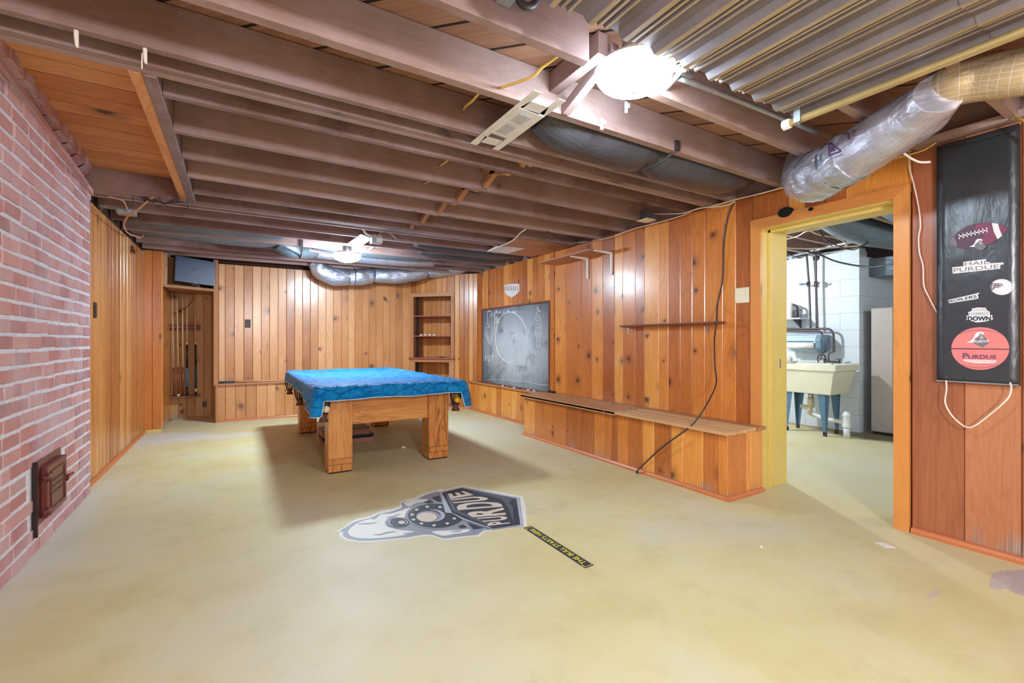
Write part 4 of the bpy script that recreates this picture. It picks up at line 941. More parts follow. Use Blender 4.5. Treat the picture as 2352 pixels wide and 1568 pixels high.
# ================================================================= FLOOR EMBLEM
def fe(x, y): return (740 + x / 3.5636, 1080 + y / 3.5636)
EM = thing('floor_emblem', 'large painted floor emblem of a steaming train front and dark lettered shield', 'floor decal', G(1000, 1180, 0))
_lift = [0.0004]
def fpoly(m, pts, mi=0, h=None, raw=False):
    q = [G(*fe(*p), _lift[0]) for p in pts]; m.face(q, None, mi, .5)
def ell(cx_, cy_, rx, ry, tilt=0, n=40, a0=0, a1=2 * math.pi):
    return [(cx_ + rx * math.cos(a) - tilt * ry * math.sin(a), cy_ + ry * math.sin(a) + tilt * .2 * rx * math.cos(a)) for a in [a0 + (a1 - a0) * k / n for k in range(n + (0 if a1 - a0 > 6.2 else 1))]]
def cres(cx_, cy_, rx, ry, w, a0, a1, n=24, dx=0):
    o = [(cx_ + rx * math.cos(a0 + (a1 - a0) * k / n), cy_ + ry * math.sin(a0 + (a1 - a0) * k / n)) for k in range(n + 1)]
    i = []
    for k in range(n + 1):
        f = math.sin(math.pi * k / n); a = a0 + (a1 - a0) * k / n
        i.append((cx_ + (rx - w * f) * math.cos(a), cy_ + (ry - w * f * .45) * math.sin(a)))
    return o + i[::-1]
def smooth(pts, n=4):
    P = [Vector((*p, 0)) for p in pts]; Q = []; L = len(P)
    for i in range(L):
        p0, p1, p2, p3 = P[i - 1], P[i], P[(i + 1) % L], P[(i + 2) % L]
        for k in range(n):
            t = k / n; v = .5 * ((2 * p1) + (-p0 + p2) * t + (2 * p0 - 5 * p1 + 4 * p2 - p3) * t * t + (-p0 + 3 * p1 - 3 * p2 + p3) * t ** 3); Q.append((v.x, v.y))
    return Q
def part(nm, mats, polys, dz=.0004):
    for p in polys:
        m = MB(); fpoly(m, p, 0); o = m.build(nm, mats, EM, weld=False)
    _lift[0] += dz; return o
smoke_out = smooth([(135, 495), (180, 462), (235, 422), (300, 393), (380, 375), (425, 355), (480, 330), (560, 318), (622, 298), (640, 285), (630, 265), (655, 243), (720, 230), (762, 220), (800, 198), (860, 183), (930, 173)], 3)[:-3]
part('outline', [M['em_white']], [smoke_out + [(1000, 158), (1140, 121), (1390, 165), (1642, 212), (1665, 300), (1676, 456), (1560, 470), (1400, 492)] + [(1335, 500), (1285, 538), (1180, 545), (1100, 556), (1000, 568), (940, 552), (905, 538), (800, 540), (700, 560), (560, 570), (420, 586), (300, 588), (200, 572), (142, 542)]])
part('smoke_border', [M['em_grey']], [smooth([(172, 500), (230, 440), (300, 410), (400, 387), (470, 357), (560, 337), (640, 310), (655, 290), (648, 266), (700, 247), (780, 234), (830, 207), (900, 192)], 3)[:-3] + [(975, 178), (1140, 133), (1615, 222), (1648, 449), (1560, 461), (1400, 482), (1322, 490), (1270, 528), (1180, 535), (1000, 556), (940, 540), (905, 526), (830, 524), (700, 548), (560, 560), (400, 575), (300, 576), (210, 560), (170, 535)]])
part('smoke', [M['em_white']], [smooth([(215, 492), (285, 432), (390, 398), (430, 400), (480, 360), (560, 352), (640, 330), (715, 305), (760, 330), (640, 400), (560, 440), (600, 480), (760, 500), (820, 508), (700, 524), (560, 545), (400, 556), (280, 550), (225, 528)], 3),
    smooth([(665, 262), (720, 242), (800, 234), (872, 240), (820, 258), (760, 270), (720, 292), (690, 285)], 3), smooth([(900, 500), (1000, 492), (1100, 488), (1205, 482), (1190, 502), (1120, 515), (1080, 520), (1000, 534), (935, 520)], 3)])
part('smoke_shading', [M['em_grey']], [smooth([(285, 440), (340, 430), (400, 428), (460, 420), (410, 438), (340, 442)], 2), smooth([(520, 385), (580, 372), (650, 350), (600, 378), (550, 388)], 2), smooth([(400, 525), (470, 520), (540, 500), (620, 500), (540, 514), (470, 532)], 2), smooth([(660, 515), (740, 505), (800, 492), (860, 500), (780, 512), (700, 524)], 2), smooth([(1040, 500), (1100, 494), (1150, 488), (1110, 504)], 2)])
part('boiler_rim', [M['em_grey']], [ell(922, 370, 242, 108), ell(612, 428, 100, 46)])
part('boiler_front', [M['em_dark']], [ell(930, 371, 228, 99), ell(622, 428, 92, 40)])
part('boiler_highlight', [M['em_slate']], [cres(930, 371, 215, 92, 16, 2.4, 4.2)])
part('boiler_ring', [M['em_lgrey']], [cres(905, 368, 100, 50, 34, -1.9, 1.5), cres(625, 426, 88, 36, 16, 1.9, 4.2), cres(655, 424, 48, 22, 12, -1.6, 1.4), cres(600, 428, 84, 36, 10, 1.9, 4.2)])
part('center_plate', [M['em_grey']], [ell(868, 378, 100, 47)]); part('center_disc', [M['em_sand']], [ell(857, 381, 81, 37), ell(650, 425, 28, 14)] + [ell(x, y, 15, 9) for x, y in ((860, 297), (965, 300), (773, 321), (737, 362), (748, 402), (813, 434), (916, 449), (1024, 433), (1081, 393))])
part('side_lamps', [M['em_dark']], [[(835, 258), (880, 240), (915, 262), (870, 268)], [(900, 222), (960, 206), (978, 252), (945, 250)], [(1112, 455), (1150, 442), (1185, 462), (1140, 470)], [(1190, 425), (1300, 462), (1330, 466), (1240, 478)]])
part('shield_edge', [M['em_lgrey']], [[(960, 172), (1140, 134), (1612, 222), (1645, 450), (1390, 480), (1150, 402), (1062, 350), (1008, 346)]])
part('shield', [M['em_dark']], [[(980, 182), (1140, 143), (1590, 228), (1622, 444), (1400, 476), (1160, 392), (1062, 345)]])
part('shield_bevel', [M['em_slate']], [[(1010, 190), (1035, 186), (1090, 315), (1140, 342), (1380, 440), (1350, 448), (1120, 352), (1062, 322)], [(1150, 152), (1470, 235), (1520, 300), (1570, 430), (1560, 300), (1530, 260), (1570, 232), (1590, 300), (1580, 228)]])
m = MB()
for ch, q in (('P', ((1538, 432), (1528, 410), (1358, 424), (1352, 455))), ('U', ((1522, 404), (1508, 368), (1262, 390), (1322, 420))), ('R', ((1506, 362), (1482, 303), (1130, 328), (1238, 384))), ('D', ((1478, 296), (1452, 250), (1085, 270), (1112, 325))), ('U', ((1400, 240), (1290, 206), (1052, 238), (1076, 268))), ('E', ((1240, 200), (1160, 168), (1028, 190), (1050, 234)))):
    a, b, c_, d = [G(*fe(*p), _lift[0]) for p in q]; text_quad(m, ch, a, b, c_, d, bold=.035)
m.build('lettering', M['em_sand'], EM, weld=False)
# tape strip
TS = thing('floor_strip', 'narrow black floor sticker with yellow lettering running toward the viewer from the emblem', 'sticker', (1.442, 1.95, 0))
m = MB(); sx0, sx1, sy0, sy1 = 1.414, 1.470, 1.678, 2.226; m.box(sx0, sx1, sy0, sy1, 0.0002, .001, tone=.5); m.build('backing', M['em_dark'], TS)
m = MB(); tq = lambda x0, x1, y0, y1: (Vector((x1, y0, .0014)), Vector((x1, y1, .0014)), Vector((x0, y1, .0014)), Vector((x0, y0, .0014)))
text_quad(m, 'THE BULL STARTS HERE', *tq(1.427, 1.458, 1.715, 2.188), bold=.008); text_quad(m, '[', *tq(1.420, 1.464, 1.686, 1.694), bold=0); text_quad(m, ']', *tq(1.420, 1.464, 2.206, 2.214), bold=0)
m.face([(1.424, 1.690, .0014), (1.424, 1.715, .0014), (1.416, 1.700, .0014)]); m.face([(1.424, 2.19, .0014), (1.424, 2.212, .0014), (1.416, 2.200, .0014)])
m.build('lettering', M['st_yellow'], TS, weld=False)

# ================================================================= BLACK PANEL WITH STICKERS
PY0, PY1 = .623, .926; PX = 3.236
BP = thing('wall_panel', 'tall black painted sheet-metal panel on the right wall carrying team stickers', 'panel', (3.25, .775, .87))
m = MB(); NZ = 40; NY = 8
def pf(i, j): # slight buckle
    y = PY0 + (PY1 - PY0) * i / NY; z = .872 + (2.135 - .872) * j / NZ
    b = .0 if i in (0, NY) else .0012 * math.sin(z * 9 + i) 
    return (PX - b, y, z + (-.008 * (1 - j / NZ) * (1 - i / NY)))
for i in range(NY):
    for j in range(NZ): m.face([pf(i, j), pf(i + 1, j), pf(i + 1, j + 1), pf(i, j + 1)], None, 0, .5, True)
for e in (0, NY):
    for j in range(NZ): a, b = pf(e, j), pf(e, j + 1); m.face([a, b, (3.268, b[1], b[2]), (3.268, a[1], a[2])])
for i in range(NY):
    for j in (0, NZ): a, b = pf(i, j), pf(i + 1, j); m.face([a, b, (3.268, b[1], b[2]), (3.268, a[1], a[2])])
m.build('sheet', M['panelblack'], BP)
m = MB(); m.box(3.232, 3.238, PY0, PY1, .866, .872, tone=.5); m.build('bottom_lip', M['galv'], BP)
m = MB()
for u, v in ((2174, 866), (2219, 866), (2272, 869), (2327, 872)): c_ = XW(u, v, PX - .001); m.lathe([(0, .003), (.004, .002), (.006, 0)], c_, 10, axis=(-1, 0, 0))
m.build('rivets', M['panelblack'], BP)
class ST:
    def __init__(s, name, label, u, v): s.t = thing(name, label, 'sticker', XW(u, v, PX - .001), 'team stickers on the black panel'); s.k = 0
    def poly(s, nm, mat, polys):
        s.k += 1; x = PX - .0015 - s.k * .0006; m = MB()
        for p in polys: m.face([XW(u, v, x) for u, v in p])
        m.build(nm, M[mat], s.t, weld=False)
    def text(s, nm, mat, items, bold=.03):
        s.k += 1; x = PX - .0015 - s.k * .0006; m = MB()
        for body, q in items: text_quad(m, body, *[XW(u, v, x) for u, v in q], bold=bold)
        m.build(nm, M[mat], s.t, weld=False)
def za(x, y): return (2165 + x / 9.2235, 500 + y / 9.2235)
def zb_(x, y): return (2175 + x / 9.8, 690 + y / 9.8)
def train(s, f, x, y, k, dark='st_grey'):
    q = lambda L: [f(x + a * k, y + b * k) for a, b in L]
    s.poly('smoke', 'st_white', [smooth(q([(0, 235), (60, 215), (150, 145), (190, 60), (240, 10), (310, 0), (380, 10), (395, 70), (350, 60), (300, 60), (260, 110), (170, 160), (200, 180), (140, 240)]), 2)])
    s.poly('engine', dark, [q([(150, 240), (200, 160), (280, 110), (300, 40), (360, 45), (400, 110), (470, 180), (520, 235), (370, 350), (170, 260)])])
    s.poly('engine_disc', 'st_lgrey', [ell(*f(x + 340 * k, y + 130 * k), 45 * k / 9.5, 32 * k / 9.5, n=16), ell(*f(x + 335 * k, y + 75 * k), 25 * k / 9.5, 18 * k / 9.5, n=12)])
S_ = ST('sticker', 'football sticker in maroon with white laces, topmost on the black panel', 2245, 560)
S_.poly('ball', 'st_plum', [smooth([za(*p) for p in ((150, 510), (240, 380), (380, 260), (560, 165), (760, 110), (1000, 100), (1180, 125), (1290, 165), (1372, 235), (1330, 310), (1260, 380), (1160, 455), (1050, 530), (940, 575), (830, 530), (800, 480), (740, 470), (660, 520), (560, 640), (480, 662), (310, 630), (180, 570))], 2)])
S_.poly('ball_right', 'st_maroon', [smooth([za(*p) for p in ((720, 125), (1000, 103), (1040, 108), (1075, 260), (1150, 455), (1050, 528), (940, 570), (840, 530), (820, 480), (860, 360), (700, 260))], 2), [za(*p) for p in ((1185, 128), (1290, 168), (1370, 235), (1330, 308), (1262, 378), (1215, 260))]])
S_.poly('stripe', 'st_white', [[za(*p) for p in ((1040, 108), (1175, 124), (1205, 240), (1262, 380), (1165, 455), (1085, 300))]]); S_.poly('tip', 'st_grey', [[za(*p) for p in ((152, 510), (240, 385), (285, 500), (308, 625), (180, 565))]])
lc = [[za(340, 385), za(945, 245), za(945, 270), za(340, 412)]]
for k in range(8): x, y = 345 + k * 84, 395 - k * 20; lc.append([za(x - 10, y - 48), za(x + 12, y - 50), za(x + 22, y + 52), za(x, y + 56)])
S_.poly('laces', 'st_white', lc); train(S_, za, 560, 445, .72)
S_ = ST('sticker', 'two-line white outlined slogan sticker below the football on the black panel', 2240, 613)
S_.poly('backing', 'st_white', [[za(*p) for p in ((440, 935), (915, 872), (930, 940), (1002, 935), (1005, 965), (1290, 945), (1295, 985), (1222, 1000), (1222, 1080), (215, 1185), (205, 1050), (440, 1025))]])
S_.text('lettering', 'st_grey', [('HAIL', [za(*p) for p in ((470, 1020), (985, 975), (985, 895), (465, 942))]), ('PURDUE', [za(*p) for p in ((240, 1160), (1195, 1068), (1190, 985), (235, 1070))])], bold=.0)
S_ = ST('sticker', 'white baseball sticker with an outlined capital letter on the black panel', 2301, 658)
S_.poly('ball', 'st_white', [ell(2150 + 592 / 3.92, 500 + 623 / 3.92, 26, 18.3)])
S_.text('letter_border', 'st_darkline', [('P', [(2275, 666), (2290, 667), (2308, 651), (2277, 650)])], bold=.07); S_.text('letter', 'st_lgrey', [('P', [(2277, 664.5), (2291, 665), (2305, 652.2), (2279, 651.5)])], bold=.0)
S_.poly('stitches', 'st_grey', [[(2316 + 6 * math.cos(a) - 0 + (2 if 0 else 0), 659 + 14 * math.sin(a)), (2320 + 6 * math.cos(a), 658 + 14 * math.sin(a)), (2320 + 6 * math.cos(a), 659 + 14 * math.sin(a))] for a in [-1.3 + k * .26 for k in range(11)]])
S_ = ST('sticker', 'small slanted single-word sticker, leftmost on the black panel', 2212, 685)
S_.poly('backing', 'st_white', [[(2177.5, 688.7), (2243, 673.5), (2249, 671.5), (2249, 674), (2246, 676), (2247.5, 685), (2240, 687), (2180, 696.3)]])
S_.text('lettering', 'em_dark', [('BOILERS', [(2180, 694.2), (2244, 684), (2242.5, 676.3), (2179.5, 689.6)])], bold=.02)
S_ = ST('sticker', 'stacked-word sticker with dark bottom line, just above the basketball', 2250, 723)
S_.poly('backing', 'st_white', [[zb_(*p) for p in ((560, 180), (700, 155), (870, 160), (890, 200), (920, 235), (960, 245), (970, 330), (1030, 330), (1015, 385), (1038, 405), (1030, 430), (880, 470), (720, 490), (650, 492), (590, 465), (540, 465), (435, 430), (455, 385), (430, 345), (490, 335), (475, 260), (555, 235))]])
S_.text('upper_lettering', 'st_lgrey', [('BOILERS', [zb_(*p) for p in ((575, 228), (890, 228), (870, 178), (575, 190))]), ('HAMMER', [zb_(*p) for p in ((495, 335), (960, 335), (950, 250), (500, 262))])], bold=.02)
S_.text('lower_lettering', 'em_dark', [('DOWN', [zb_(*p) for p in ((465, 460), (990, 455), (995, 350), (465, 355))])], bold=.05)
S_ = ST('sticker', 'large salmon red basketball sticker at the bottom of the black panel', 2251, 800)
bc = (2175 + 752 / 9.8, 690 + 1080 / 9.8)
S_.poly('rim', 'st_darkline', [ell(*bc, 67.6, 49.8, n=56)]); S_.poly('ball', 'st_red', [ell(*bc, 66.6, 48.9, n=56)])
def arcline(x0, x1, y, sag, w=8): 
    n = 16; T_ = [(x0 + (x1 - x0) * k / n, y + sag * (1 - (2 * k / n - 1) ** 2)) for k in range(n + 1)]
    return [zb_(*p) for p in T_] + [zb_(p[0], p[1] + w) for p in T_[::-1]]
S_.poly('seams', 'st_darkline', [[zb_(*p) for p in ((98, 1070), (1405, 1085), (1405, 1108), (98, 1095))], arcline(290, 1210, 748, -90), arcline(345, 1150, 1430, 85)])
train(S_, zb_, 440, 705, 1.0)
S_.text('emblem_lettering', 'st_white', [('PURDUE', [zb_(*p) for p in ((615, 955), (945, 935), (960, 880), (615, 900))])], bold=.03)
S_.text('lettering', 'st_purple', [('P', [zb_(*p) for p in ((360, 1300), (470, 1305), (475, 1190), (365, 1180))]), ('URDUE', [zb_(*p) for p in ((485, 1312), (1115, 1312), (1115, 1225), (485, 1220))])], bold=.0)
S_.poly('banner', 'st_white', [[zb_(*p) for p in ((368, 1325), (1112, 1345), (1110, 1400), (1000, 1412), (640, 1410), (370, 1370))]])
S_.text('banner_lettering', 'st_red', [('BOILERMAKERS', [zb_(*p) for p in ((385, 1372), (1100, 1398), (1100, 1355), (385, 1338))])], bold=-.005)

# ================================================================= LAMPS
def dome(label, c, r, mat, zc, name='dome_lamp'):
    """c: bottom centre of the glass"""
    x, y, z = c; T = thing(name, label, 'lamp', (x, y, z))
    h = .082
    m = MB(); prof = [(r * math.sin(t) ** .9, z + h * (1 - math.cos(t))) for t in [k * math.pi / 2 / 14 for k in range(15)]]
    m.lathe([(a, b - z) for a, b in prof] + [(r * .96, h + .004)], (x, y, z), 40); m.build('glass_bowl', M[mat], T)
    m = MB(); m.lathe([(r * .97, h + .001), (r * .8, h + .03), (.0, h + .032)], (x, y, z), 40); m.build('pan', M['white'], T)
    m = MB(); m.lathe([(0, -.016), (.006, -.012), (.010, -.004), (.013, .0015), (.0, .004)], (x, y, z), 16); m.build('finial', M['steel'], T)
    m = MB(); m.lathe([(.05, h + .03), (.05, zc - z)], (x, y, z), 12); m.build('outlet_box', M['galv'], T)
    return T
dome('big glowing dome lamp near the viewer at the edge of the ribbed metal sheet', (1.395, 1.345, 2.112), .160, 'lamp_near', 2.33)
f2 = G(797, 602, 1.99)
dome('small-looking glowing dome lamp over the far side of the pool table', (f2[0], f2[1], 1.99), .152, 'lamp_far', 2.17)
T = thing('added_fill_lamp', 'added fill lamp, a globe on a stand, unseen behind the viewer', 'lamp', (.35, -1.5, 0))  # added out of view to fill light onto the joists and brick
m = MB(); n = 16; m.lathe([(.17 * math.sin(math.pi * k / n), -.17 * math.cos(math.pi * k / n)) for k in range(n + 1)], (.35, -1.5, 1.82), 28); m.build('globe', M['lamp_fill'], T)
m = MB(); m.tube([(.35, -1.5, .02), (.35, -1.5, 1.66)], .012, n=10); m.build('pole', M['steel'], T)
m = MB(); m.lathe([(0, .03), (.03, .028), (.14, .012), (.15, 0), (0, 0)], (.35, -1.5, 0), 28); m.build('base', M['black'], T)
m = MB()
def gp(u, v, z=2.15): return G(u, v, z)
for a in range(4): m.tube([gp(1548 + a * 3, 150 + a * 4, 2.17), gp(1560 + a * 5, 140 + a * 8, 2.16), gp(1572 + a, 152, 2.18), gp(1582, 148 + a * 5, 2.2)], .0028, n=5)
tag(m.build('lamp_wires', M['cordw']), 'tuft of loose white wires sticking out right of the big dome lamp', 'wires')

# ================================================================= RIBBED SHEET + PIPES
m = MB(); x = .62; z = 2.158; prof = []
XR = 2.335
while x < XR - .02:
    prof += [(x, 0), (x + .040, 0), (x+.0401, 0), (x + .060, -.020), (x + .080, -.020), (x + .088, 0), (x + .098, 0), (x + .104, -.011), (x + .114, -.011), (x + .120, 0), (x + .128, 0), (x + .133, -.011), (x + .142, -.011), (x + .148, 0)]; x += .158
prof = [p for p in prof if p[0] < XR] + [(XR, 0)]
YB = -2.9
for (a, b) in ((1.168, .45), (.50, -1.3), (-1.25, YB)):
    off = 0 if a > 1 else -.004 if a > 0 else -.008
    for i in range(len(prof) - 1):
        p, q = prof[i], prof[i + 1]; w = .0 
        m.face([(p[0], a, z + p[1] + off), (q[0], a, z + q[1] + off), (q[0], b, z + q[1] + off), (p[0], b, z + p[1] + off)], [(p[0], 0), (q[0], 0), (q[0], a - b), (p[0], a - b)], 0 if (p[1] < -.001 and q[1] < -.001) else 1)  # beige ribs carry a painted highlight, grey flats painted shade
o = tag(m.build('ribbed_metal_sheet', [M['corr'], M['corrgrey']], solid=.0012), 'large beige and grey ribbed metal sheet fixed under the joists at upper right', 'metal sheet')
PP = thing('gas_pipe', 'dusty yellowish pipe with white end cap along the ribbed metal sheet edge', 'pipe', (2.21, 1.1, 2.08))
p0 = Vector(G(1797, 290, 2.10)); px_ = p0.x
m = MB(); m.tube([(px_ + .0, 1.16, 2.10), (px_ + .01, -2.9, 2.10)], .0165, n=16, spline=False); m.build('pipe', M['pipe'], PP)
m = MB(); m.lathe([(0, .0), (.022, .0), (.024, .006), (.024, .030), (.021, .034), (.0, .034)], (px_, 1.185, 2.10), 8, axis=(0, -1, 0), smooth=False); m.build('end_cap', M['white'], PP)
m = MB(); m.box(px_ - .020, px_ - .018, 1.10, 1.128, 2.085, 2.17); m.tube([(px_ - .02, 1.114, 2.10), (px_, 1.114, 2.078), (px_ + .02, 1.114, 2.10)], .004, n=6); m.build('strap', M['galv'], PP)
m = MB(); m.tube([G(1560, 178, 2.2), G(1700, 232, 2.2), G(1880, 305, 2.2)], .0125, n=12); tag(m.build('conduit', M['galv']), 'thin bluish metal conduit between the dome lamp and the silver duct', 'conduit')
m = MB(); m.tube([G(1535, 150, 2.2), G(1590, 172, 2.2)], .014, n=12); m.tube([G(1580, 145, 2.19), G(1520, 215, 2.21)], .012, n=10); tag(m.build('conduit', M['galv']), 'short stub of metal conduit right behind the dome lamp', 'conduit')
# ================================================================= RIGHT DUCT
DU = thing('insulated_duct', 'shiny silver insulated duct dropping from upper right to the wall above the doorway', 'duct', (2.6, 1.0, 2.0))
def crumple(m, amp, sc_):
    from mathutils import noise as mn
    c = {}
    for i, p in enumerate(m.v):
        k = tuple(round(q, 5) for q in p)
        if k not in c: c[k] = tuple(p[j] + amp * mn.noise(Vector(p) * sc_ + Vector((j * 7.3, 0, 0))) + amp * .5 * mn.noise(Vector(p) * sc_ * 2.7 + Vector((j * 3.1, 5, 0))) for j in range(3))
        m.v[i] = c[k]
def atd(u, v, d): r = ray(u, v); t = d / (r[0] * FX + r[1] * FY); return Vector((r[0] * t, r[1] * t, H + r[2] * t))
path = [atd(2158, 214, 1.84), atd(2108, 262, 1.98), atd(2040, 305, 2.12), atd(1965, 355, 2.32), atd(1900, 392, 2.5), atd(1862, 408, 2.66), atd(1852, 390, 2.82), atd(1858, 350, 2.9)]
wid = [47, 58, 58, 56, 54, 54, 46, 40]; dd = [1.86, 1.98, 2.12, 2.32, 2.5, 2.66, 2.82, 2.9]
m = MB(); m.tube(path[:4], [w * d / 1045 for w, d in zip(wid[:4], dd[:4])], n=40, res=14); crumple(m, .006, 14); SL = m; m.build('sleeve', M['foilgrid'], DU)
m = MB(); m.tube(path[3:], [w * d / 1045 * 1.02 for w, d in zip(wid[3:], dd[3:])], n=40, res=14); crumple(m, .010, 16); EL = m; m.build('elbow', M['foil'], DU)
m = MB(); m.tube([atd(2352 + 160, 120, 1.6), atd(2352, 165, 1.70), atd(2250, 178, 1.80), atd(2190, 192, 1.85), atd(2172, 200, 1.88)], [.09, .088, .092, .092, .07], n=28, rz=.95); m.build('trunk', M['foilbeige'], DU)
m = MB(); m.tube([atd(2190, 188, 1.87), atd(2150, 214, 1.90)], [.080, .080], n=24); m.build('collar', M['duct_grey'], DU)
m = MB(); r0 = .128
def seam(P, r): m.tube(P, r, n=6)
for k, (i, f) in enumerate(((3, .6), (4, .5), (5, .2))):
    c_ = path[i].lerp(path[i + 1], f); t_ = (path[i + 1] - path[i]).normalized(); a_ = t_.cross(Vector((0, 0, 1))).normalized(); b_ = t_.cross(a_)
    rr_ = (wid[i] * dd[i] * (1 - f) + wid[i + 1] * dd[i + 1] * f) / 1045 * 1.03
    m.tube([c_ + (a_ * math.cos(2 * math.pi * q / 20) + b_ * math.sin(2 * math.pi * q / 20)) * rr_ for q in range(21)], .0035, n=5, res=1)
m.build('strap', M['cordb'], DU)
# printed marks on the sleeve: a triangle emblem, its underline and the size
from mathutils.bvhtree import BVHTree
bv = BVHTree.FromPolygons([Vector(p) for p in SL.v] + [Vector(p) for p in EL.v], [f for f in SL.f] + [tuple(i + len(SL.v) for i in f) for f in EL.f])
def on(u, v):
    r = Vector(ray(u, v)); h = bv.ray_cast(Vector((0, 0, H)), r.normalized())
    return (h[0] + h[1] * (.002 if h[1].dot(r) < 0 else -.002)) if h[0] is not None else atd(u, v, 2.2)
def quadsurf(m, q, n=6):
    (ax, ay), (bx_, by), (cx_, cy_), (dx, dy) = q
    g = lambda s, t: on((ax * (1 - s) + bx_ * s) * (1 - t) + (dx * (1 - s) + cx_ * s) * t, (ay * (1 - s) + by * s) * (1 - t) + (dy * (1 - s) + cy_ * s) * t)
    for i in range(n):
        for j in range(n): m.face([g(i / n, j / n), g((i + 1) / n, j / n), g((i + 1) / n, (j + 1) / n), g(i / n, (j + 1) / n)])
for nm, qs in (('printed_triangle', (((1901, 326), (1904, 324), (1907, 358), (1904, 360)), ((1901, 326), (1903, 322), (1934, 346), (1932, 349)), ((1905, 354), (1932, 345), (1933, 349), (1906, 359)), ((1906, 336), (1914, 336), (1920, 346), (1908, 350)))),
               ('printed_underline', (((1908, 363), (1938, 353), (1938, 354.5), (1908, 364.5)),)), ('printed_size', (((1938, 308), (1949, 303), (1950, 306), (1939, 311)), ((1946, 304), (1950, 303), (1953, 320), (1950, 322)), ((1957, 299), (1959, 298), (1960, 305), (1958, 306)), ((1962, 297), (1964, 296), (1965, 303), (1963, 304))))):
    m = MB()
    for q in qs: quadsurf(m, q)
    m.build(nm, M['st_purple'], DU, weld=False)
# ---- small things around it
T = thing('ceiling_disc', 'white round disc fitting beside the silver duct, trailing white cable', 'fixture', atd(2042, 338, 2.2))
m = MB(); c_ = atd(2035, 337, 2.28); m.lathe([(0, -.012), (.05, -.012), (.058, -.004), (.055, .012), (.0, .012)], c_, 28); m.build('disc', M['cream'], T)
wire('white_cable_tail', [tuple(atd(2070, 347, 2.28)), tuple(atd(2090, 362, 2.26)), tuple(atd(2112, 372, 2.24)), tuple(atd(2137, 372, 2.22))], .0055, M['cordw'], 'short thick white cable hanging from the white ceiling disc')
xq = 3.25
Wq = lambda L, x=xq: [XW(u, v, x) for u, v in L]
wire('white_wire', Wq([(2087, 350), (2089, 385), (2098, 420), (2106, 455), (2112, 490), (2114, 520), (2110, 545), (2112, 580), (2120, 610), (2122, 655), (2135, 685), (2148, 710), (2157, 726)], 3.252), .0032, M['cordw'], 'thin white cord running down the pine between the doorway and the black panel')
wire('white_wire', Wq([(2173, 873), (2174, 895), (2171, 925), (2185, 952), (2205, 972), (2222, 981), (2240, 977), (2270, 955), (2300, 930), (2318, 910), (2323, 890), (2320, 878)], 3.215), .0035, M['cordw'], 'white cord loop hanging below the black panel')
wire('wall_top_cable', Wq([(2150, 327), (2120, 345), (2060, 362), (1960, 385), (1860, 418), (1795, 432)], 3.20) , .0055, M['romexy'], 'yellow cable running over the wall top behind the silver duct')
wire('wall_top_cable', Wq([(1800, 430), (1740, 446), (1690, 458), (1640, 472), (1600, 481), (1560, 497), (1500, 514), (1450, 527), (1400, 546), (1360, 552), (1310, 558), (1255, 549)], 3.22), .005, M['romex'], 'long pale cable stapled along the top of the right pine wall')
wire('wall_top_cable', Wq([(1688, 462), (1670, 471), (1630, 476), (1605, 478), (1570, 489), (1540, 491), (1498, 491)], 3.18), .0048, M['romex'], 'pale cable curving from the wall top to the small joist box')
wire('thin_line', [XW(2352, 290, 3.2), XW(2240, 322, 3.2), XW(2160, 335, 3.2), XW(2060, 358, 3.2)], .0018, M['cordb'], 'thin dark line stretched across the top of the black panel')
wire('yellow_cable', [XW(2400, 300, 3.1), XW(2352, 277, 3.12), XW(2338, 272, 3.15), XW(2325, 262, 3.2)], .006, M['romexy'], 'short yellow cable entering above the right end of the black panel')
wire('black_cable', [XW(1688, 460, 3.24), XW(1672, 500, 3.25), XW(1663, 560, 3.25), XW(1660, 640, 3.255), XW(1648, 700, 3.25), XW(1646, 738, 3.155), XW(1641, 780, 3.2), XW(1642, 840, 3.22), XW(1645, 880, 3.15), XW(1625, 925, 2.98), XW(1590, 975, 2.81), XW(1520, 1028, 2.80), XW(1465, 1080, 2.80), G(1466, 1086, .01)], .0055, M['cordb'], 'long black cable hanging down the pine wall over the bench to the floor')
# small box at joist by wall
c_ = G(1498, 505, 2.15); T = thing('junction_box', 'small joist junction box with pale cover near the top of the right wall', 'junction box', (3.0, 2.85, 2.15))
c_ = XW(1498, 500, 3.1)
m = MB(); m.box(c_[0] - .03, c_[0] + .05, 2.80, 2.894, 2.158, 2.22); m.build('box', M['duct_grey'], T); m = MB(); m.box(c_[0] - .05, c_[0] + .06, 2.79, 2.91, 2.152, 2.158); m.build('cover', M['cream'], T)
# black duct slung between joists
T = thing('flexible_duct', 'dark plastic-wrapped duct slung under the joists beyond the dome lamp', 'duct', (2.2, 1.96, 2.1))
m = MB(); m.tube([(1.33, 1.95, 2.25), (1.50, 1.95, 2.22), (1.75, 1.95, 2.215), (2.0, 1.95, 2.215), (2.16, 1.95, 2.235)], [.08, .135, .150, .150, .11], n=24, rz=.78); m.tube([(2.14, 1.95, 2.235), (2.3, 1.95, 2.205), (2.55, 1.95, 2.205), (2.85, 1.95, 2.22), (3.12, 1.95, 2.27), (3.2, 1.95, 2.30)], [.11, .150, .150, .145, .10, .05], n=24, rz=.78)
m.build('sleeve', M['duct_black'], T); m = MB(); m.box(2.12, 2.155, 1.725, 1.742, 2.165, 2.22); m.tube([(2.138, 1.74, 2.17), (2.10, 1.85, 2.118), (2.06, 2.0, 2.12), (2.03, 2.13, 2.168)], .008, n=6); m.build('strap', M['cordb'], T)
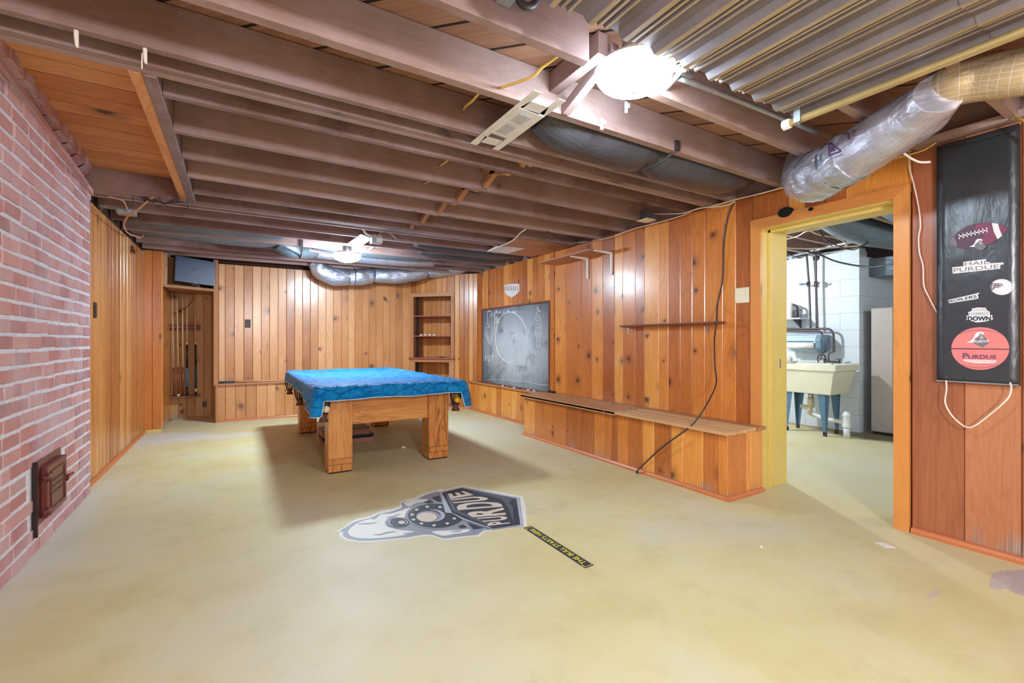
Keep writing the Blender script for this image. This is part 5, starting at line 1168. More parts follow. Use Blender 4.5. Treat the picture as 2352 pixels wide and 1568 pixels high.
# vent frames
def gz(x, y, z=2.158): return G(1040 + x / 7.84, 180 + y / 7.84, z)
V = thing('vent_frame', 'white metal vent register with louvres on two rails, near the dome lamp', 'vent', (1.0, 2.0, 2.15))
m = MB()
for q in (((1465, 215), (1590, 270), (430, 1205), (310, 1170)), ((1915, 368), (2035, 410), (825, 1300), (715, 1275)), ((1405, 412), (1725, 522), (1640, 660), (1215, 520)), ((495, 1145), (590, 1040), (890, 1130), (780, 1215))):
    m.prism([gz(*p) for p in q], (0, 0, .0025))
m.build('rail', M['white'], V)
qa, qb, qc, qd = (1200, 530), (1640, 695), (968, 1082), (650, 968)
def bl(a, b): return tuple(((qa[i] * (1 - a) + qb[i] * a) * (1 - b) + (qd[i] * (1 - a) + qc[i] * a) * b) for i in (0, 1))
m = MB(); m.prism([gz(*p, 2.154) for p in (qa, qb, qc, qd)], (0, 0, .002)); m.build('plate', M['white'], V)
m = MB(); m2 = MB()
for k in range(20):
    if k in (9, 10): continue
    b = .14 + k * .0395; q = [bl(.22, b), bl(.74, b), bl(.74, b + .02), bl(.22, b + .02)]; m.face([gz(*p, 2.1532) for p in q]); q = [bl(.22, b + .02), bl(.74, b + .02), bl(.74, b + .034), bl(.22, b + .034)]; m2.prism([gz(*p, 2.150) for p in q], (0, 0, .0015))
m.build('slots', M['plug'], V); m2.build('louvres', M['white'], V)
# bracket frame by the far lamp
V = thing('vent_frame', 'open white metal frame under the joists beside the far dome lamp', 'vent', G(826, 552, 2.155))
m = MB(); fr = [(793, 563), (829, 538), (856, 548), (824, 569)]
def inner(k): cxx = sum(p[0] for p in fr) / 4; cyy = sum(p[1] for p in fr) / 4; return [(cxx + (p[0] - cxx) * k, cyy + (p[1] - cyy) * k) for p in fr]
o_, i_ = inner(1.0), inner(.68)
for k in range(4): m.prism([G(*o_[k], 2.157), G(*o_[(k + 1) % 4], 2.157), G(*i_[(k + 1) % 4], 2.157), G(*i_[k], 2.157)], (0, 0, .003))
m.build('rail', M['white'], V); m = MB(); m.prism([G(*p, 2.16) for p in inner(.66)], (0, 0, .002)); m.build('plate', M['galv'], V)
# junction boxes by the far lamp
c_ = Vector(G(866, 558, 2.10))
J = thing('junction_box', 'grey metal junction box hanging beside the far dome lamp with looping wires', 'junction box', tuple(c_))
m = MB(); m.box(c_.x - .055, c_.x + .055, c_.y - .02, 4.849, 2.10, 2.19); m.build('box', M['galv'], J, bevel=.004); m = MB(); m.box(c_.x - .01, c_.x + .05, c_.y - .024, c_.y - .019, 2.105, 2.15); m.build('label', M['white'], J)
m = MB(); m.tube([c_ + Vector((-.05, -.02, .05)), c_ + Vector((-.14, -.1, .06)), c_ + Vector((-.19, -.2, .085))], .006, n=6); m.tube([c_ + Vector((-.05, 0, .07)), c_ + Vector((-.12, -.05, .08)), c_ + Vector((-.16, -.15, .09))], .006, n=6); m.tube([c_ + Vector((.0, -.05, .06)), c_ + Vector((.04, -.06, .11)), c_ + Vector((.12, -.04, .11)), c_ + Vector((.2, 0, .07))], .005, n=6); m.build('wires', M['romex'], J)
c2 = YW(905, 541, 4.9); J = thing('junction_box', 'round white electrical box right of the grey junction box', 'junction box', c2)
m = MB(); m.lathe([(0, 0), (.04, 0), (.045, .01), (.045, .03), (0, .03)], c2, 8, axis=(0, -1, 0), smooth=False); m.build('box', M['white'], J); m = MB(); m.lathe([(0, .0315), (.014, .0315), (.014, .029)], c2, 12, axis=(0, -1, 0)); m.build('knockout', M['plug'], J)
# plate + plywood near right wall
T = thing('ceiling_panel', 'tan flat board under the joists near the chalkboard with a white plate on it', 'panel', (2.9, 4.2, 2.16))
pb = [(1165, 583), (1140, 572), (1185, 548), (1255, 560), (1318, 566), (1262, 584), (1218, 589)]
m = MB(); m.prism([G(u, v, 2.158) for u, v in ((1130, 580), (1187, 549), (1312, 565), (1262, 584), (1218, 589))], (0, 0, .006)); m.build('board', M['shelfwood'], T)
T2 = tag(MB_ := None or (lambda m: (m.prism([G(u, v, 2.152) for u, v in ((1119, 577), (1141, 565), (1204, 571), (1166, 582))], (0, 0, .005)), m.build('white_plate', M['white']))[1])(MB()), 'white metal plate with cable under the joists near the chalkboard', 'plate')
wire('pale_cable', [G(1122, 576, 2.145), G(1148, 566, 2.145), G(1172, 555, 2.145), G(1186, 545, 2.15), G(1195, 535, 2.155), G(1208, 526, 2.16)], .006, M['romex'], 'pale cable bowing up from the white plate near the chalkboard')
wire('pale_cable', [G(1255, 531, 2.16), G(1285, 545, 2.15), G(1320, 552, 2.14), G(1352, 553, 2.145), G(1362, 550, 2.15)], .004, M['cordb'], 'thin cable drooping from the joists to the right wall top')
# romex passing through the joists: short visible bows in each bay
Jc = [(1.765, 2.127), (2.353, 2.50), (2.542, 2.895), (2.937, 3.28), (3.322, 3.652), (3.694, 4.042), (4.084, 4.34)]
bowx = [.98, 1.08, 1.16, 1.19, 1.20, 1.20, 1.20]
P_ = []; first = True
for (a, b), x in zip(Jc, bowx): P_ += [(x, a, 2.27), (x - .03 * ((a + b) % 1), (a + b) / 2, 2.225 if a < 2 else 2.24), (x + .01, b, 2.27)]
wire('threaded_cable', P_, .0062, M['romexy'], 'yellowish cable threaded through the joists, bowing in each bay')
wire('hanging_cable', [G(1280, 128, 2.19), G(1245, 155, 2.175), G(1218, 178, 2.165), (.98, 1.738, 2.19)], .006, M['romexy'], 'twin yellow cable looping to the long joist left of the dome lamp')
# wire bundle by trimmer
m = MB(); b0 = Vector(G(343, 462, 2.15))
def W2(u, v, z=2.12): return G(u, v, z)
for k in range(7):
    z = 2.14 - .006 * k
    m.tube([W2(318 + k * 3, 452, 2.155), W2(333 + k * 2, 464 - k, z), W2(358 + k, 459 + U(-3, 5), z), W2(378, 466 + U(-4, 4), z), W2(400 + k, 462 + U(-5, 3), z), W2(431, 468 + U(-4, 2), 2.15)], .003, n=5)
m.tube([W2(365, 452), W2(372, 468), W2(362, 476), W2(350, 464)], .003, n=5); m.tube([W2(430, 462), W2(433, 472), W2(428, 482)], .006, n=6); m.tube([W2(305, 452), W2(307, 463)], .004, n=6); m.tube([W2(307, 463), W2(310, 470)], .007, n=6)
tag(m.build('wire_bundle', M['cordb']), 'tangled bundle of thin dark wires tied under the doubled joist', 'wires')
c_ = Vector(XW(291, 487, -.60)); J = thing('junction_box', 'pale metal junction box under the joists near the left pine wall', 'junction box', tuple(c_))
c_ = Vector(G(291, 493, 2.125)); m = MB(); m.box(c_.x - .06, c_.x + .06, c_.y - .05, c_.y + .05, 2.125, 2.165); m.build('box', M['galv'], J, bevel=.004)
wire('hanging_cable', [W2(352, 452, 2.15), W2(335, 465, 2.11), W2(318, 480, 2.08), W2(300, 490, 2.07), W2(288, 505, 2.07), W2(285, 520, 2.07), W2(294, 535, 2.08), W2(312, 543, 2.10), W2(321, 546, 2.11), W2(329, 541, 2.13)], .006, M['wirebrown'], 'tan cable curling down from the wire bundle past the pale junction box')
wire('hanging_cable', [W2(250, 450, 2.15), W2(270, 457, 2.14), W2(284, 462, 2.14), W2(292, 480, 2.14)], .005, M['wirebrown'], 'short tan cable feeding the pale junction box from the left')
wire('small_wire', XWs := [XW(212, 467, -.94), XW(222, 482, -.94), XW(230, 484, -.94), XW(236, 475, -.94)], .003, M['wirebrown'], 'thin brown wire sagging on the left pine wall by the brick')
# pipe stub and hook at far left
c_ = Vector(YW(316, 572, 6.75)); m = MB(); m.tube([c_ + Vector((0, 0, .05)), c_, c_ + Vector((.01, 0, -.03)), c_ + Vector((.05, -.02, -.04))], .014, n=10); tag(m.build('pipe_elbow', M['galv']), 'small grey metal elbow at the top of the post beside the cue niche', 'pipe')
c_ = XW(302, 572, -.955); m = MB(); m.box(-.958, -.94, c_[1] - .03, c_[1] + .03, c_[2] - .03, c_[2] + .03); m.box(-.94, -.925, c_[1] - .01, c_[1] + .0, c_[2] - .05, c_[2]); tag(m.build('wall_bracket', M['rust']), 'small dark bracket on the left pine wall near its far end', 'bracket')
# hooks under the joist
for (u, v0, v1, r, lb, mt) in ((175, 58, 104, .007, 'white screw hook hanging under a joist, nearer the left edge', 'cordw'), (333, 104, 142, .007, 'white screw hook under the joist, right of the other hook', 'cordw'), (326, 122, 158, .0025, 'thin white plastic sliver dangling beside the right hook', 'cordw')):
    a = Vector(YW(u, v0, 2.145)); b = Vector(YW(u, v1, 2.145)); m = MB()
    m.tube([a + Vector((0, 0, .02)), a.lerp(b, .5), b + Vector((.002, 0, 0)), b + Vector((.006, 0, -.002))] if r > .005 else [a, b], [r, r, r * .8, r * .5] if r > .005 else r, n=8); tag(m.build('hook', M[mt]), lb, 'hook')
# clamps under the long joist
for (u, v, lb) in ((1381, 283, 'small white clip hanging from the long joist, left of the pair'), (1437, 245, 'crumpled white clip on the long joist, right of the pair')):
    c_ = Vector(YW(u, v, 1.735)); m = MB(); m.box(c_.x - .008, c_.x + .008, 1.725, 1.737, c_.z - .035, c_.z + .025); m.box(c_.x - .004, c_.x + .014, 1.715, 1.728, c_.z - .01, c_.z + .012); tag(m.build('clip', M['white'], bevel=.002), lb, 'clip', 'clips on the long joist')
# flexible conduit at the top
T = thing('flex_conduit', 'grey flexible conduit with a box connector at the top edge left of the ribbed sheet', 'conduit', G(1170, 5, 2.2))
c_ = Vector(YW(1158, 3, 1.345)); m = MB(); m.box(c_.x - .03, c_.x + .025, 1.31, 1.355, c_.z - .01, c_.z + .07); m.build('connector', M['galv'], T, bevel=.003)
m = MB(); m.tube([c_ + Vector((.03, -.02, .06)), c_ + Vector((.035, -.02, .03)), c_ + Vector((.06, -.02, .0)), c_ + Vector((.10, -.02, .01)), c_ + Vector((.13, -.02, .06)), c_ + Vector((.14, -.02, .10))], .013, n=10); m.build('hose', M['cordb'], T)

# ================================================================= FAR DUCTS
def yw(u, v, y=7.03): return YW(u, v, y)
T = thing('insulated_duct', 'long silver flexible duct sagging along the top of the far pine wall', 'duct', (2.0, 7.03, 2.0))
pl = [yw(722, 600), yw(738, 622), yw(768, 635), yw(800, 637)]; m = MB(); d0 = 6.3
m.tube(pl, [.10, .125, .135, .115], n=24); m.tube([yw(800, 637), yw(830, 636), yw(858, 632)], [.115, .13, .105], n=24); m.tube([yw(858, 632), yw(900, 633, 7.0), yw(945, 630, 6.96), yw(980, 624, 6.92)], [.105, .122, .120, .095], n=24); m.tube([yw(980, 624, 6.92), yw(1020, 618, 6.85), yw(1060, 614, 6.75), yw(1105, 604, 6.65)], [.095, .130, .12, .09], n=24)
crumple(m, .012, 14)
m.build('sleeve', M['foil'], T)
m = MB()
for (u, v, r_, y) in ((813, 636, .128, 7.03), (858, 632, .110, 7.03), (981, 624, .10, 6.92)):
    c_ = Vector(yw(u, v, y)); m.tube([c_ + Vector((0, r_ * math.cos(a), r_ * math.sin(a))) for a in [2 * math.pi * q / 20 for q in range(21)]], .006, n=5, res=1)
m.build('strap', M['cordb'], T)
def fduct(label, y, x0, x1, z, r, mat, sag=0, name='flexible_duct'):
    m = MB(); n = 6; m.tube([(x0 + (x1 - x0) * k / n, y, z - sag * math.sin(math.pi * k / n)) for k in range(n + 1)], [r * (.8 if k in (0, n) else 1) for k in range(n + 1)], n=20, rz=.85); return tag(m.build(name, M[mat]), label, 'duct')
fduct('grey-green wrapped duct lying between joists near the far left corner, nearer one', 5.50, -.93, .42, 2.255, .10, 'duct_grey', .015)
fduct('grey-green wrapped duct between joists near the far left corner, farther one', 5.86, -.93, .46, 2.245, .105, 'duct_grey', .02)
fduct('blue-lit duct between joists just behind the far dome lamp', 5.86, .75, 2.3, 2.255, .115, 'duct_grey', .02)
fduct('silver duct between joists behind the far dome lamp, farther one', 6.19, .55, 2.4, 2.235, .115, 'foil', .02)
fduct('dark duct between joists toward the chalkboard corner, nearer one', 5.08, 1.75, 3.2, 2.25, .11, 'duct_black', .02)
fduct('dark duct between joists toward the chalkboard corner, farther one', 5.50, 1.95, 3.2, 2.25, .11, 'duct_black', .02)
T = thing('flexible_duct', 'crumpled blue duct elbow with strap hanging left of the far dome lamp', 'duct', (.5, 6.0, 2.1))
m = MB(); m.tube([(.38, 5.87, 2.22), (.52, 5.93, 2.165), (.62, 6.0, 2.16), (.70, 6.08, 2.19), (.80, 6.16, 2.22)], [.09, .10, .075, .10, .10], n=20); m.build('sleeve', M['duct_grey'], T)
m = MB(); m.box(.60, .63, 5.67, 5.684, 2.1, 2.25); m.tube([(.615, 5.68, 2.12), (.63, 5.85, 2.10), (.63, 6.0, 2.08)], .008, n=6); m.build('strap', M['cordb'], T)
m = MB(); a = G(884, 557, 2.16); b = G(862, 583, 2.16); m.box(1.30, 1.33, 5.25, 6.0, 2.158, 2.163); tag(m.build('strap', M['galv']), 'galvanised strap under the joists right of the far dome lamp', 'strap')

# ================================================================= IRON CLEAN-OUT DOOR
def bs(y): return (y - BA.y) / bd.y
def WB(y, d, z): return BW(bs(y), d, z)
T = thing('cleanout_door', 'dark red cast-iron chimney clean-out door low in the brick wall', 'hatch', WB(3.4, .0, .13))
def ibox(m, ya, yb, da, db, za_, zb__):
    P = [WB(y, d, z) for y in (ya, yb) for d in (da, db) for z in (za_, zb__)]
    for fi in ((0, 1, 3, 2), (4, 6, 7, 5), (0, 4, 5, 1), (2, 3, 7, 6), (0, 2, 6, 4), (1, 5, 7, 3)): m.face([P[j] for j in fi], None, 0, .5)
m = MB(); ibox(m, 3.215, 3.625, -.02, .012, .135, .465); m.build('frame', M['iron'], T, bevel=.003)
m = MB(); ibox(m, 3.275, 3.61, .012, .040, .16, .425); m.build('door', M['iron'], T, bevel=.005)
dr = [o for o in bpy.data.objects if o.name.startswith('door') and o.parent == T][0]
m = MB()
for q in ((3.32, 3.56, .385, .391), (3.32, 3.56, .188, .194), (3.32, 3.326, .188, .391), (3.554, 3.56, .188, .391)): ibox(m, q[0], q[1], .040, .046, q[2], q[3])
m.build('raised_border', M['iron'], dr)
m = MB()
for k, s in enumerate(('THE DONLEY', 'BROTHERS CO', 'CLEVELAND O')): 
    zc_ = .335 - k * .032; text_quad(m, s, WB(3.345, .0415, zc_ - .009), WB(3.535, .0415, zc_ - .009), WB(3.535, .0415, zc_ + .009), WB(3.345, .0415, zc_ + .009), bold=.01)
m.build('cast_lettering', M['irondark'], dr, weld=False)
for z in (.20, .375):
    m = MB(); m.tube([WB(3.232, .03, z), WB(3.262, .05, z), WB(3.29, .045, z)], .010, n=8); m.tube([WB(3.262, .048, z - .02), WB(3.262, .048, z + .02)], .009, n=8, spline=False); m.build('hinge', M['iron'], T)
m = MB(); m.tube([WB(3.60, .045, .30), WB(3.66, .055, .30)], .008, n=8); m.tube([WB(3.605, .04, .27), WB(3.605, .05, .305)], .007, n=8); m.build('latch', M['iron'], T)
m = MB(); ibox(m, 3.20, 3.214, -.02, .02, .09, .47); m.build('hinge_bar', M['irondark'], T)
# ================================================================= LAUNDRY ROOM
a = XW(1896, 838, 5.66); b = XW(1943, 833, 6.17)
SY0 = 2.46; SY1 = 3.14; SX0 = 5.63; SX1 = 6.18; RZ = XW(1896, 838, SX0)[2]
BZ = .475
S = thing('laundry_sink', 'cream utility sink on four blue-grey legs seen through the doorway', 'sink', (5.9, 2.8, 0))
m = MB()
def ring(x0, x1, y0, y1, z): return [(x0, y0, z), (x1, y0, z), (x1, y1, z), (x0, y1, z)]
Rg = [ring(SX0 + .06, SX1 - .06, SY0 + .075, SY1 - .075, BZ), ring(SX0 + .012, SX1 - .015, SY0 + .02, SY1 - .02, RZ - .075), ring(SX0 - .004, SX1 + .004, SY0 - .004, SY1 + .004, RZ - .07), ring(SX0 - .004, SX1 + .004, SY0 - .004, SY1 + .004, RZ), ring(SX0 + .035, SX1 - .10, SY0 + .035, SY1 - .035, RZ), ring(SX0 + .09, SX1 - .14, SY0 + .10, SY1 - .10, BZ + .03)]
for i in range(5):
    for k in range(4): m.face([Rg[i][k], Rg[i][(k + 1) % 4], Rg[i + 1][(k + 1) % 4], Rg[i + 1][k]])
m.face(Rg[0]); m.face(Rg[5]); m.build('basin', M['tub'], S, bevel=.006)
for (x, y, dx, dy) in ((5.71, 2.59, -1, -1), (5.71, 3.04, -1, 1), (6.03, 2.60, 1, -1), (6.01, 3.05, 1, 1)):
    m = MB(); tx, ty = x + dx * .0, y + dy * .0
    w0, w1 = .022, .045
    # angle-iron leg: two tapering plates
    for (ax_) in (0, 1):
        if ax_ == 0: pts = [(x, y - dy * 0, .03), (x, y - dy * w0 * 1.3, .03), (x, y - dy * w1 * 1.9, BZ), (x, y + dy * .02, BZ)]; m.prism(pts, (-dx * .004, 0, 0))
        else: pts = [(x, y, .03), (x - dx * w0 * 1.3, y, .03), (x - dx * w1 * 1.9, y, BZ), (x + dx * .02, y, BZ)]; m.prism(pts, (0, -dy * .004, 0))
    lg = m.build('leg', M['legblue'], S); m = MB(); m.box(min(x, x - dx * .03), max(x, x - dx * .03), min(y, y - dy * .03), max(y, y - dy * .03), 0, .045); m.build('foot', M['rust'], lg)
m = MB(); fx, fy = 6.10, 2.70; 
m.tube([(fx, fy - .09, RZ + .02), (fx, fy + .09, RZ + .02)], .012, n=8); m.tube([(fx, fy + .06, RZ + .02), (fx - .02, fy + .07, RZ + .09), (fx - .12, fy + .06, RZ + .10), (fx - .15, fy + .06, RZ + .04)], .009, n=8)
for dy in (-.08, .08): m.tube([(fx, fy + dy, RZ - .0), (fx, fy + dy, RZ + .05)], .010, n=8); m.tube([(fx - .03, fy + dy - .03, RZ + .055), (fx - .03, fy + dy + .03, RZ + .055)], .006, n=6)
m.build('faucet', M['copper'], S)
DX, DY_ = 5.84, 2.81
m = MB(); m.tube([(DX, DY_, BZ), (DX, DY_, .40)], .028, n=12); m.build('drain_tailpiece', M['steel'], S)
m = MB(); m.tube([(DX, DY_, .41), (DX, DY_, .30)], .034, n=12, spline=False); m.tube([(DX, DY_, .31), (DX + .01, DY_ + .02, .24), (DX + .05, DY_ - .03, .20)], .028, n=10); m.tube([(DX, DY_, .29), (DX + .05, DY_ + .13, .295)], .024, n=10); m.build('trap', M['pvcy'], S)
e_ = XW(1943, 950, 5.86); 
m = MB(); m.tube([(DX + .03, DY_ + .02, .235), (5.86, 2.70, .19), (5.85, 2.66, .18), (5.83, e_[1] + .01, .175)], .024, n=10); m.build('drain_pipe', M['pvc'], S)
xx, yy = 5.83, e_[1] - .02
m = MB(); m.tube([(xx, yy, 0), (xx, yy, .13)], .032, n=14, spline=False); m.lathe([(.04, .12), (.042, .14), (.036, .16), (.036, .24), (.04, .25), (.04, .275), (.025, .28), (.025, .30), (0, .30)], (xx, yy, 0), 16); m.build('standpipe', M['pvc'], S)
x = 6.2
def WX(L, x=6.2): return [XW(u, v, x) for u, v in L]
wire('water_pipe', WX([(1846, 588), (1852, 586), (1854, 600), (1856, 627), (1858, 652), (1860, 700), (1862, 755)]), .013, M['copper'], 'left vertical copper pipe with blue valve handle on the laundry wall', 'pipe')
wire('water_pipe', WX([(1874, 580), (1874, 620), (1874, 652), (1875, 700), (1876, 754)]), .013, M['copper'], 'right vertical copper pipe on the laundry wall', 'pipe')
wire('water_pipe', WX([(1785, 754.5), (1850, 755), (1897, 755), (1908, 758), (1914, 768), (1915, 790), (1915, 808)]), .014, M['copper'], 'upper horizontal copper pipe bending down to the laundry faucet', 'pipe')
wire('water_pipe', WX([(1785, 759.5), (1850, 759.5), (1876, 760), (1886, 764), (1892, 780), (1894, 800), (1895, 809)], 6.17), .013, M['copper'], 'lower horizontal copper pipe bending down to the laundry faucet', 'pipe')
wire('supply_hose', WX([(1915, 808), (1905, 811), (1903, 820), (1904, 831)], 6.13), .008, M['copper'], 'short dark supply pipe at the right of the laundry faucet', 'pipe')
wire('supply_hose', WX([(1895, 809), (1884, 812), (1878, 822), (1880, 832)], 6.13), .008, M['copper'], 'short dark supply pipe at the left of the laundry faucet', 'pipe')
T = thing('valve', 'valve with long blue lever on the left copper pipe', 'valve', XW(1857, 652, 6.18)); c_ = Vector(XW(1857, 652, 6.18)); c3 = Vector(XW(1836, 653, 6.12))
m = MB(); m.tube([c_ + Vector((0, 0, .03)), c_ - Vector((0, 0, .03))], .022, n=8, spline=False); m.build('body', M['copper'], T); m = MB(); m.tube([c_ + Vector((-.03, 0, 0)), c3], .009, n=6); m.tube([c3 + (c_ - c3) * .5, c3], .013, n=6); m.build('lever', M['cueblue'], T)
c_ = Vector(XW(1874, 652, 6.18)); T = thing('valve', 'small valve on the right copper pipe', 'valve', tuple(c_)); m = MB(); m.tube([c_ + Vector((0, 0, .03)), c_ - Vector((0, 0, .03))], .022, n=8, spline=False); m.build('body', M['copper'], T); m = MB(); m.tube([c_ + Vector((-.02, -.01, 0)), c_ + Vector((-.03, -.05, .01))], .010, n=6); m.build('lever', M['copper'], T)
# black ring where the pipe enters
c_ = XW(1875, 592, 6.298); m = MB(); m.lathe([(0, .004), (.035, .004), (.04, 0)], c_, 14, axis=(-1, 0, 0)); tag(m.build('wall_sleeve', M['black']), 'black sleeve around the right copper pipe near the laundry ceiling', 'fitting')
# paper towel dispenser
p0 = XW(1803, 770, 6.08); p1 = XW(1887, 808, 6.08); T = thing('towel_dispenser', 'pale blue paper towel dispenser on the white laundry block wall', 'dispenser', (6.18, (p0[1] + p1[1]) / 2, p1[2]))
ya, yb, zt_, zb_2 = p1[1], p0[1], p0[2], p1[2]; 
m = MB(); m.prism([(6.295, ya + .06, zt_ + .0), (6.10, ya + .06, zt_ - .0), (6.06, ya + .06, zt_ - .05), (6.06, ya + .06, zt_ - .10), (6.12, ya + .06, zt_ - .10), (6.16, ya + .06, zb_2), (6.295, ya + .06, zb_2)], (0, yb - ya - .06, 0)); m.build('body', plain('pale_blue_shell', srgb(176, 198, 216), .25), T, bevel=.006)
m = MB(); m.prism([(6.295, ya, zt_ + .005), (6.09, ya, zt_ + .005), (6.05, ya, zt_ - .06), (6.06, ya, zb_2 + .04), (6.12, ya, zb_2 - .01), (6.295, ya, zb_2 + .01)], (0, .06, 0)); m.build('end_cap', M['tealplastic'], T, bevel=.006)
m = MB(); m.tube([(6.10, ya + .08, zt_ - .125), (6.10, yb - .03, zt_ - .125)], .045, n=20, spline=False); m.build('towel_roll', M['paper'], T)
m = MB(); m.box(6.057, 6.062, ya + .08, yb - .04, zt_ - .085, zt_ - .075); m.build('slot_edge', M['plug'], T)
# white canister and black gadget on shelf
zs = XW(1815, 731, 6.15)[2]
T = thing('bracket_shelf', 'small white bracket shelf on the laundry wall behind the door jamb', 'shelf', (6.2, 3.1, zs - .02)); y0_ = XW(1846, 731, 6.15)[1]
m = MB(); m.box(6.06, 6.295, y0_, y0_ + .42, zs - .015, zs); m.build('shelf_board', M['white'], T, bevel=.002); m = MB(); m.prism([(6.295, y0_ + .10, zs - .015), (6.09, y0_ + .10, zs - .015), (6.295, y0_ + .10, zs - .13)], (0, .008, 0)); m.build('bracket', M['copper'], T)
c_ = XW(1810, 731, 6.15); m = MB(); m.lathe([(0, 0), (.055, 0), (.064, .01), (.064, .19), (.058, .20), (0, .20)], (6.15, c_[1], zs), 28); tag(m.build('canister', M['white']), 'white cylindrical canister on the laundry wall shelf', 'canister')
c_ = XW(1831, 731, 6.15); m = MB(); yg = c_[1]; m.box(6.11, 6.2, yg - .045, yg + .04, zs, zs + .012); m.tube([(6.15, yg, zs + .01), (6.15, yg, zs + .13), (6.15, yg + .03, zs + .17), (6.15, yg + .07, zs + .17)], .014, n=10); m.tube([(6.15, yg - .05, zs + .10), (6.15, yg + .04, zs + .10)], .007, n=6); m.tube([(6.15, yg - .05, zs + .03), (6.15, yg + .04, zs + .03)], .007, n=6); m.box(6.13, 6.17, yg - .01, yg + .04, zs + .02, zs + .10); tag(m.build('black_gadget', M['black'], bevel=.003), 'black pump-like gadget next to the white canister on the laundry shelf', 'gadget')
c_ = XW(1810, 831, 6.1); m = MB(); m.box(6.02, 6.14, c_[1] - .10, c_[1] + .16, RZ, RZ + .012); m.build('soap_tray', M['galv']) and None
tag(bpy.data.objects['soap_tray'], 'thin grey tray at the back left of the laundry sink', 'tray')
m = MB(); m.lathe([(.03, 0), (.034, .03), (.02, .055), (0, .06)], (6.08, c_[1] - .03, RZ + .012), 14); tag(m.build('sponge_cup', M['pvcy']), 'small beige cup on the tray behind the laundry sink', 'cup')
# cabinet
zc_ = XW(2002, 708, 6.37)[2]
T = thing('tall_cabinet', 'tall beige metal cabinet by the block wall seen at the right of the doorway', 'cabinet', (6.6, 2.3, 0))
yL = XW(2002, 900, 6.37)[1]; yR = XW(2052, 900, 6.37)[1]
m = MB(); m.box(6.37, 6.80, yR - .02, yL, .03, zc_); m.build('body', M['beigepaint'], T, bevel=.003); m = MB(); m.box(6.355, 6.372, yR + .004, yL - .002, .04, zc_ - .005); m.build('door', M['beigepaint'], T, bevel=.002)
m = MB(); m.box(6.39, 6.80, yR - .0, yL - .01, 0, .03); m.build('base', M['black'], T)
m = MB(); m.box(6.37, 6.8, yR - .16, yR - .03, .03, zc_ - .03); tag(m.build('folded_panel', M['beigepaint']), 'narrow second beige panel right of the tall laundry cabinet', 'panel')
# rectangular duct
q0 = XW(1990, 612, 6.9); m = MB(); m.box(6.55, 6.9, .8, 2.499, 1.86, 2.08); tag(m.build('rectangular_duct', M['duct_grey'], bevel=.004), 'pale blue rectangular duct passing over the tall laundry cabinet', 'duct')
# round ducts and conduit
T_ = [G(1885, 490, 2.19), G(1935, 512, 2.17), G(1990, 530, 2.15), G(2060, 545, 2.16), G(2120, 560, 2.2)]
m = MB(); m.tube(T_, [.09, .13, .14, .13, .1], n=22); tag(m.build('round_duct', M['duct_grey']), 'large grey-blue round duct under the laundry ceiling', 'duct')
m = MB(); m.tube([G(1990, 440, 2.2), G(2040, 468, 2.2), G(2110, 510, 2.2)], [.1, .1, .1], n=20); tag(m.build('round_duct', M['foil']), 'second pale round duct at the upper right of the doorway', 'duct')
m = MB(); m.tube([G(1790, 596, 2.15), G(1880, 572, 2.15), G(1990, 548, 2.15), G(2080, 530, 2.15)], .016, n=10); tag(m.build('conduit', M['galv']), 'long pale conduit under the laundry joists', 'conduit')
def GL(L, z=2.1): return [G(u, v, z) for u, v in L]
wire('sagging_cable', [G(1795, 566, 2.14), G(1870, 581, 2.12), XW(1920, 600, 5.6), XW(1975, 611, 5.4), XW(2020, 611, 5.3), XW(2070, 600, 5.2)], .009, M['black'], 'black cable sagging across the laundry in front of the rectangular duct')
wire('sagging_cable', [G(1872, 520, 2.15), XW(1900, 552, 5.0), XW(1930, 567, 5.0), XW(1955, 572, 5.0), XW(1985, 562, 5.0), G(2012, 545, 2.15)], .008, M['cordb'], 'dark cable drooping from the laundry ceiling in a tight curve')
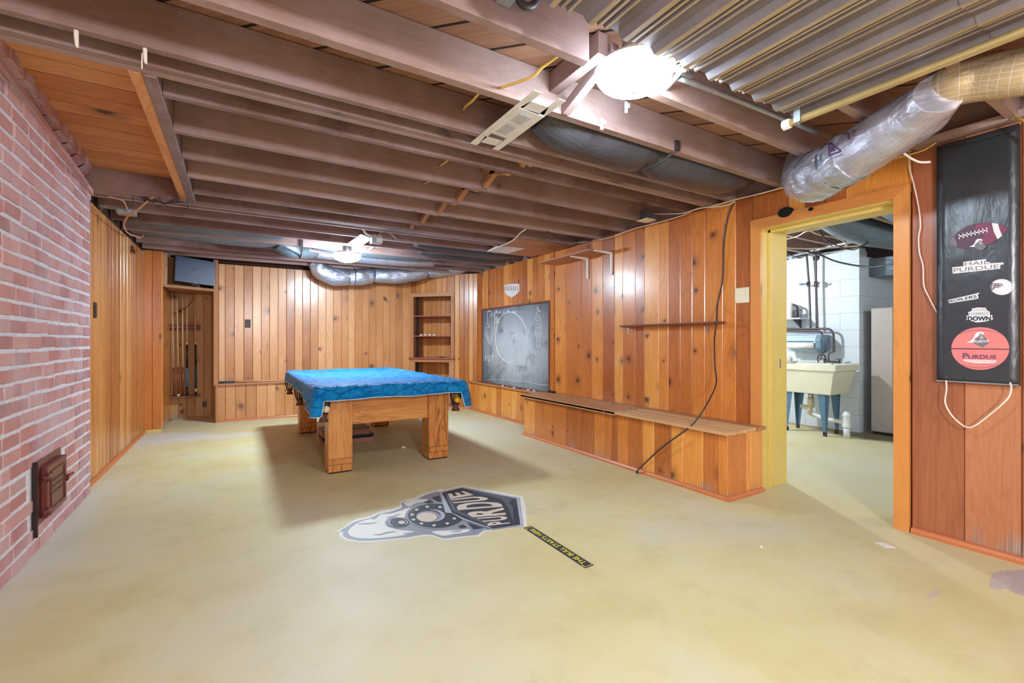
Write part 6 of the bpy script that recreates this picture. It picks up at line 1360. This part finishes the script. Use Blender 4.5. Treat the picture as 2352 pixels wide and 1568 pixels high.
wire('sagging_cable', GL([(1795, 551), (1830, 543), (1850, 532), (1870, 528), (1910, 518), (1945, 500)], 2.13), .006, M['romex'], 'pale cable crossing the top of the doorway view')
wire('sagging_cable', GL([(1795, 568), (1850, 571), (1930, 567), (1990, 563), (2060, 560)], 2.13), .008, M['romex'], 'pale cable running level under the laundry joists')
wire('sagging_cable', GL([(1860, 530), (1885, 540), (1915, 545), (1935, 552), (1945, 562), (1938, 566)], 2.14), .007, M['romex'], 'pale cable curling in the middle of the laundry ceiling')
wire('sagging_cable', GL([(1795, 578), (1835, 592), (1850, 586)], 2.12), .007, M['copper'], 'dark pipe bend near the laundry ceiling by the jamb')
for k, (y, l) in enumerate(((1.0, 'nearest the tall cabinet side'), (1.38, 'second'), (1.765, 'third'), (2.15, 'fourth'), (2.53, 'fifth'), (2.92, 'sixth'), (3.3, 'seventh'))):
    joist(y, 3.37, 8.3 if y < 2.4 else 6.29, 'laundry ceiling joist, ' + l + ' counting from the right of the doorway view', grp='laundry ceiling joists')

# ================================================================= LIGHTS, CAMERA, VIEW
def point(loc, e, r, col=(.9, .95, 1.0)):
    l = bpy.data.lights.new('lamp_and_fill_light', 'POINT'); l.energy = e; l.shadow_soft_size = r; l.color = col
    o = bpy.data.objects.new('lamp_and_fill_light', l); o.location = loc; COL.objects.link(o); return o
point((4.75, 3.55, 1.93), 60, .04, (.82, .92, 1.0))
point((5.2, .3, 1.9), 22, .06, (.85, .93, 1.0))  # added fill, brightens the laundry wall end the other light misses
w = bpy.data.worlds.new('world'); sc.world = w; w.use_nodes = True
w.node_tree.nodes['Background'].inputs[0].default_value = (.6, .7, .9, 1); w.node_tree.nodes['Background'].inputs[1].default_value = .05
cam = bpy.data.cameras.new('camera'); co = bpy.data.objects.new('camera', cam); COL.objects.link(co)
cam.sensor_width = 36; cam.lens = 36 * FPX / 2352; cam.clip_start = .02
co.location = (0, 0, H); co.rotation_euler = (math.pi / 2, 0, -TH)
sc.camera = co
sc.view_settings.view_transform = 'Standard'; sc.view_settings.look = 'None'; sc.view_settings.gamma = 1; sc.view_settings.use_curve_mapping = False
sc.view_settings.exposure = 1.1
